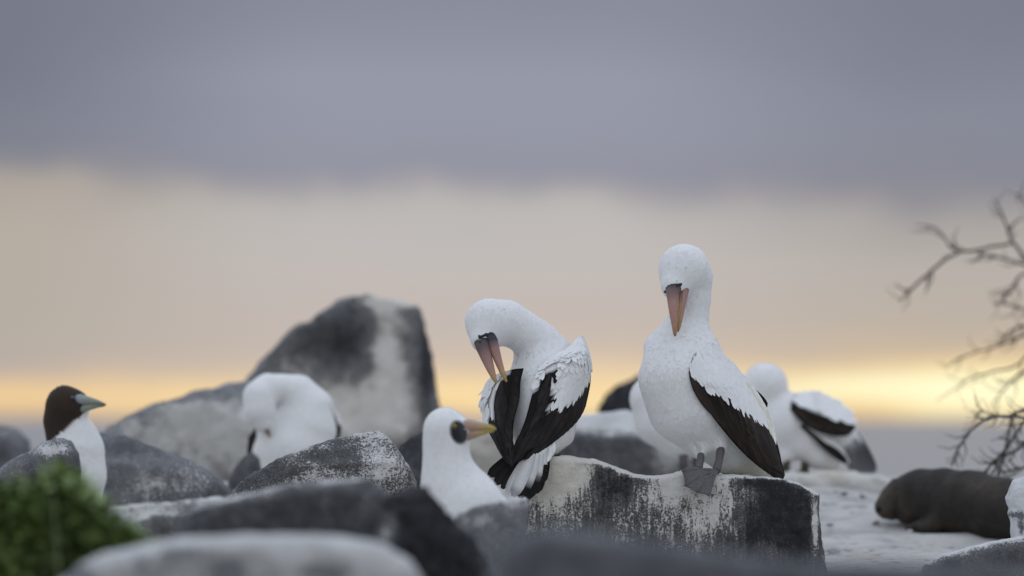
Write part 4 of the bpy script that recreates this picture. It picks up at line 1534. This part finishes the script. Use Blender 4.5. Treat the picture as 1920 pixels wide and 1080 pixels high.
# ------------------------------------------------------------------ sea lion asleep on the ground
def sea_lion():
    d = 17.6
    fr = Frame(d)
    ch = [[(1660, 952, -26, 19), (1672, 946, -18, 27), (1698, 936, -2, 44), (1728, 934, 8, 53), (1770, 938, 16, 58), (1820, 948, 18, 64), (1880, 962, 16, 64), (1940, 980, 14, 48), (2000, 1000, 10, 26)],
          [(1770, 968, -34, 24), (1748, 986, -62, 15), (1722, 990, -66, 12), (1700, 988, -60, 6)]]
    ch = [[(p[0], p[1], p[2] - (p[0] - 1660) * .95, p[3]) for p in c] for c in ch]
    base = fr.w(L3((1800, 1010, -150)))
    t = thing('sea_lion', 'dark brown sea lion asleep on the pale ground at right', 'sea lion', base)
    def fn(G):
        dd = cone_chain(ch, 12)(G)
        # skin folds at the neck
        f = 5 * np.exp(-((G[..., 0] - 1682) / 5) ** 2) + 1.6 * np.exp(-((G[..., 0] - 1702 + (G[..., 2] + 940) * .2) / 5) ** 2)
        return dd + f + 1.2 * gnoise(G / 22)
    pts = np.array([[p[0], p[2], -p[1], p[3]] for c in ch for p in c], float)
    V, Q = surface_nets(fn, (pts[:, :3] - pts[:, 3:] - 14).min(0), (pts[:, :3] + pts[:, 3:] + 14).max(0), 4.5)
    px, py = V[:, 0], -V[:, 2]
    c = np.repeat(np.array([[.030, .026, .022]]), len(V), 0)
    k = np.exp(-((px - 1655) / 22) ** 2)[:, None]
    c = c * (1 - k) + np.array([.085, .070, .048]) * k
    for (sx, sy, rx, ry, a) in ((1700, 968, 12, 18, .9), (1690, 940, 6, 30, .5), (1860, 915, 50, 16, .5), (1760, 984, 50, 10, .45), (1800, 900, 60, 8, .3)):  # tan patches; sheen and light rims of the fur are painted into the colour
        kk = (a * np.exp(-((px - sx) / rx) ** 2 - ((py - sy) / ry) ** 2))[:, None]
        c = c * (1 - kk) + np.array([.085, .066, .044]) * kk
    c *= (1 + .6 * fbm(V / 30, 4))[:, None]
    obj('body', mesh_np('body', fr.w(V) - base, Q, cols=np.clip(c, 0.003, 1)), M_FUR, t)
    # hind flippers off to the right, ear and nose
    h = Bird.__new__(Bird)
    h.fr, h.loc, h.root = fr, base, t
    dk = np.array([.02, .018, .016])
    h.tube('flipper', [(2006, 996, -370, 12, 6), (2030, 1008, -400, 16, 5), (2060, 1014, -430, 14, 4), (2080, 1016, -450, 4, 2)], [dk] * 4, M_FUR)
    h.tube('flipper', [(2006, 996, -350, 12, 6), (2034, 1006, -360, 16, 5), (2064, 1014, -370, 14, 4), (2084, 1016, -380, 4, 2)], [dk] * 4, M_FUR)
    h.tube('ear', [(1688, 926, -68, 4), (1694, 932, -74, 3), (1700, 938, -78, 1)], [dk] * 3, M_FUR)
    h.tube('nose', [(1650, 954, -46, 5), (1645, 956, -48, 4), (1642, 957, -48, 2)], [dk * .6] * 3, M_FUR)


sea_lion()


# ------------------------------------------------------------------ bare shrubs at the right edge
def shrub(label, d, root, branches, seed, twigs=3):
    fr = Frame(d)
    base = fr.w(L3(root))
    t = thing('bare_shrub', label, 'shrub', base, 'leafless shrubs at the right edge')
    h = Bird.__new__(Bird)
    h.fr, h.loc, h.root = fr, base, t
    r = random.Random(seed)

    def smooth(pts, n=4):
        c = np.array([[p[0], p[1], p[2], p[3]] for p in pts], float)
        e = np.concatenate([2 * c[:1] - c[1:2], c, 2 * c[-1:] - c[-2:-1]])
        o = []
        for i in range(len(c) - 1):
            for k in range(n):
                f = k / n
                a, b, cc, dd = e[i], e[i + 1], e[i + 2], e[i + 3]
                o.append(.5 * (2 * b + (cc - a) * f + (2 * a - 5 * b + 4 * cc - dd) * f ** 2 + (3 * b - a - 3 * cc + dd) * f ** 3))
        o.append(c[-1])
        o = np.array(o)
        o[1:-1, :3] += np.array([[r.uniform(-1.2, 1.2) for _ in range(3)] for _ in range(len(o) - 2)])
        o[:, 3] = np.maximum(o[:, 3] * .66, .5)
        return [tuple(x) for x in o]
    for k, br in enumerate(branches):
        p = smooth(br)
        cols = [np.array([.075, .066, .058]) * r.uniform(.8, 1.25) for _ in p]
        o = h.tube('trunk' if k == 0 else 'branch', p, cols, M_WOOD, t, 7)
        if k:
            for _ in range(twigs):
                i = r.randrange(len(p) // 3, len(p) - 1)
                x, y, q, rr = p[i]
                dx_ = p[min(i + 1, len(p) - 1)][0] - p[i - 1][0]
                dy_ = p[min(i + 1, len(p) - 1)][1] - p[i - 1][1]
                a = math.atan2(dy_, dx_) + r.choice((-1, 1)) * r.uniform(.5, 1.1)
                ln = r.uniform(16, 46)
                q2 = r.uniform(-12, 12)
                tw = [(x, y, q, rr * .7), (x + math.cos(a) * ln * .5 + r.uniform(-2, 2), y + math.sin(a) * ln * .5, q + q2 * .5, rr * .5), (x + math.cos(a + .3) * ln, y + math.sin(a + .3) * ln, q + q2, .5)]
                h.tube('twig', tw, [cols[0]] * 3, M_WOOD, o, 5)
    return t


shrub('tall leafless shrub, thin blurred branches against the sky', 20.4, (2030, 880, 0),
      [[(2030, 880, 0, 14), (2016, 780, 4, 11), (1996, 660, 2, 9), (1978, 560, 0, 7)],
       [(1990, 610, 0, 6), (1958, 530, -2, 5), (1928, 490, 0, 4.6), (1900, 455, 2, 4.4), (1888, 424, 2, 3.6), (1874, 392, 0, 2.6), (1862, 372, -2, 1.5)],
       [(1898, 455, 2, 4), (1856, 464, 10, 4), (1812, 471, 18, 4), (1786, 466, 22, 3.4), (1770, 444, 26, 2.8), (1752, 428, 28, 2.2), (1716, 420, 34, 1.2)],
       [(1955, 515, -2, 4), (1920, 497, 8, 3.6), (1880, 484, 14, 3.2), (1832, 474, 18, 3)],
       [(1800, 472, 20, 4), (1768, 490, 26, 4.4), (1728, 524, 34, 4), (1704, 548, 38, 3.4), (1686, 566, 40, 2)],
       [(1985, 590, 0, 5), (1940, 520, 20, 3.6), (1910, 520, 24, 3.2), (1896, 545, 26, 3), (1878, 566, 28, 2.4)],
       [(1990, 600, 0, 5), (1950, 585, 16, 3.6), (1912, 578, 26, 3.2), (1878, 566, 30, 2.6), (1866, 570, 32, 1.6)],
       [(1998, 670, 0, 5), (1940, 628, 10, 4), (1896, 640, 16, 3.4), (1846, 656, 22, 2.6), (1800, 672, 28, 2), (1770, 692, 30, 1)],
       [(1992, 640, 0, 5), (1930, 612, -10, 4), (1894, 622, -16, 3), (1872, 648, -20, 2)],
       [(2000, 690, 0, 5), (1940, 662, 20, 4), (1904, 688, 26, 3.4), (1850, 700, 36, 2.6), (1812, 714, 40, 2), (1756, 752, 46, 1)],
       [(2002, 700, 0, 5), (1936, 690, 0, 3.6), (1890, 722, 6, 3), (1858, 764, 10, 1.5)],
       [(1978, 560, 0, 5), (1944, 430, 0, 3), (1918, 372, 0, 2.4), (1908, 366, 2, 1.6), (1906, 378, 4, 1)]], 3, twigs=8)
shrub('low leafless thicket of dark crooked twigs behind the sea lion', 17.9, (2010, 930, 60),
      [[(2010, 930, 60, 11), (1996, 860, 56, 9), (1972, 800, 50, 7)],
       [(1985, 820, 50, 5), (1946, 768, 0, 3), (1914, 768, -10, 2.2), (1884, 780, -14, 2), (1862, 777, -16, 1.6), (1846, 786, -18, 1)],
       [(1862, 777, -16, 1.8), (1842, 770, -18, 1.4), (1828, 776, -20, .8)],
       [(1990, 840, 50, 6), (1944, 770, 40, 4), (1920, 790, 38, 4), (1890, 838, 36, 4.4), (1862, 868, 34, 4), (1838, 900, 34, 3)],
       [(1990, 850, 50, 6), (1940, 820, 44, 4), (1904, 846, 42, 4), (1872, 858, 40, 3.4), (1846, 884, 40, 2)],
       [(1990, 850, 54, 6), (1936, 790, 60, 4), (1870, 780, 70, 4), (1826, 800, 76, 4), (1800, 836, 80, 3.4), (1784, 874, 84, 2.4)],
       [(1975, 800, 50, 5), (1926, 770, 60, 3), (1898, 782, 62, 3.4), (1888, 830, 62, 3.4), (1872, 892, 60, 3)],
       [(1995, 860, 56, 6), (1944, 872, 50, 4), (1906, 880, 48, 3.6), (1870, 888, 48, 2)]], 5, twigs=13)


# ------------------------------------------------------------------ green bush bottom left
def bush():
    d = 10.4
    fr = Frame(d)
    base = fr.w(L3((90, 1150, 0)))
    t = thing('green_bush', 'blurred low green bush in the bottom left corner', 'bush', base)
    h = Bird.__new__(Bird)
    h.fr, h.loc, h.root = fr, base, t
    r = np.random.default_rng(21)
    top = lambda x: np.interp(x, [-120, -60, 0, 40, 70, 95, 120, 142, 160, 185, 205, 230, 250, 275, 300], [915, 895, 900, 894, 900, 876, 868, 884, 905, 928, 950, 975, 992, 1008, 1045])
    tips = []
    k = 0
    while len(tips) < 300:
        x = r.uniform(-120, 280)
        q = r.uniform(-90, 90)
        y = top(x) + (abs(r.normal(0, 80)) if r.random() < .6 else r.uniform(0, 10)) + abs(q) * .15
        tips.append((x, y, q))
    V_, N_, L_, W_, C_, D_ = [], [], [], [], [], []
    for i, (x, y, q) in enumerate(tips):
        bx_ = 90 + (x - 90) * .8
        p = [(bx_, 1150, q * .4, 3.0), ((x + bx_) / 2 + r.normal(0, 6), (y + 1150) / 2 + 10, q * .7, 2.4), (x, y, q, 1.0)]
        if i < 50:
            h.tube('stem', p, [np.array([.09, .13, .05])] * 3, M_LEAF, t, 5)
        for j in range(17):
            f = 1 - abs(r.normal(0, .32))
            f = np.clip(f, .1, 1.02)
            a, b = (p[1], p[2]) if f > .5 else (p[0], p[1])
            g = (f - .5) * 2 if f > .5 else f * 2
            c = np.array([a[0] + (b[0] - a[0]) * g, a[2] + (b[2] - a[2]) * g, -(a[1] + (b[1] - a[1]) * g)])
            th = r.uniform(0, 2 * np.pi)
            dv = np.array([math.cos(th), math.sin(th), r.uniform(.2, 1.3)])
            nr = np.array([-math.cos(th) * .6, -math.sin(th) * .6, 1.0]) + r.normal(0, .25, 3)
            V_.append(c)
            D_.append(dv)
            N_.append(nr / np.linalg.norm(nr))
            L_.append(r.uniform(20, 42))
            W_.append(r.uniform(13, 24))
            col = np.array([.22, .30, .10]) * r.uniform(.45, 1.5)
            if r.random() < .12:
                col = np.array([.16, .22, .035])
            C_.append(col)
    VV, QQ, CC = feather_mesh_arrays(np.array(V_), np.array(D_), np.array(N_), np.array(L_), np.array(W_), np.array(C_), np.full(len(V_), .05), np.full(len(V_), 1 / 60.))
    o = obj('foliage', mesh_np('foliage', h.L(VV), QQ, cols=CC), M_LEAF, t)
    o['kind'] = 'stuff'
    h.tube('dry_stem', [(112, 1160, -96, 3.4), (108, 1060, -98, 3), (104, 980, -98, 2.4), (99, 905, -96, 1.2)], [np.array([.16, .19, .10])] * 4, M_WOOD, t, 6)


bush()
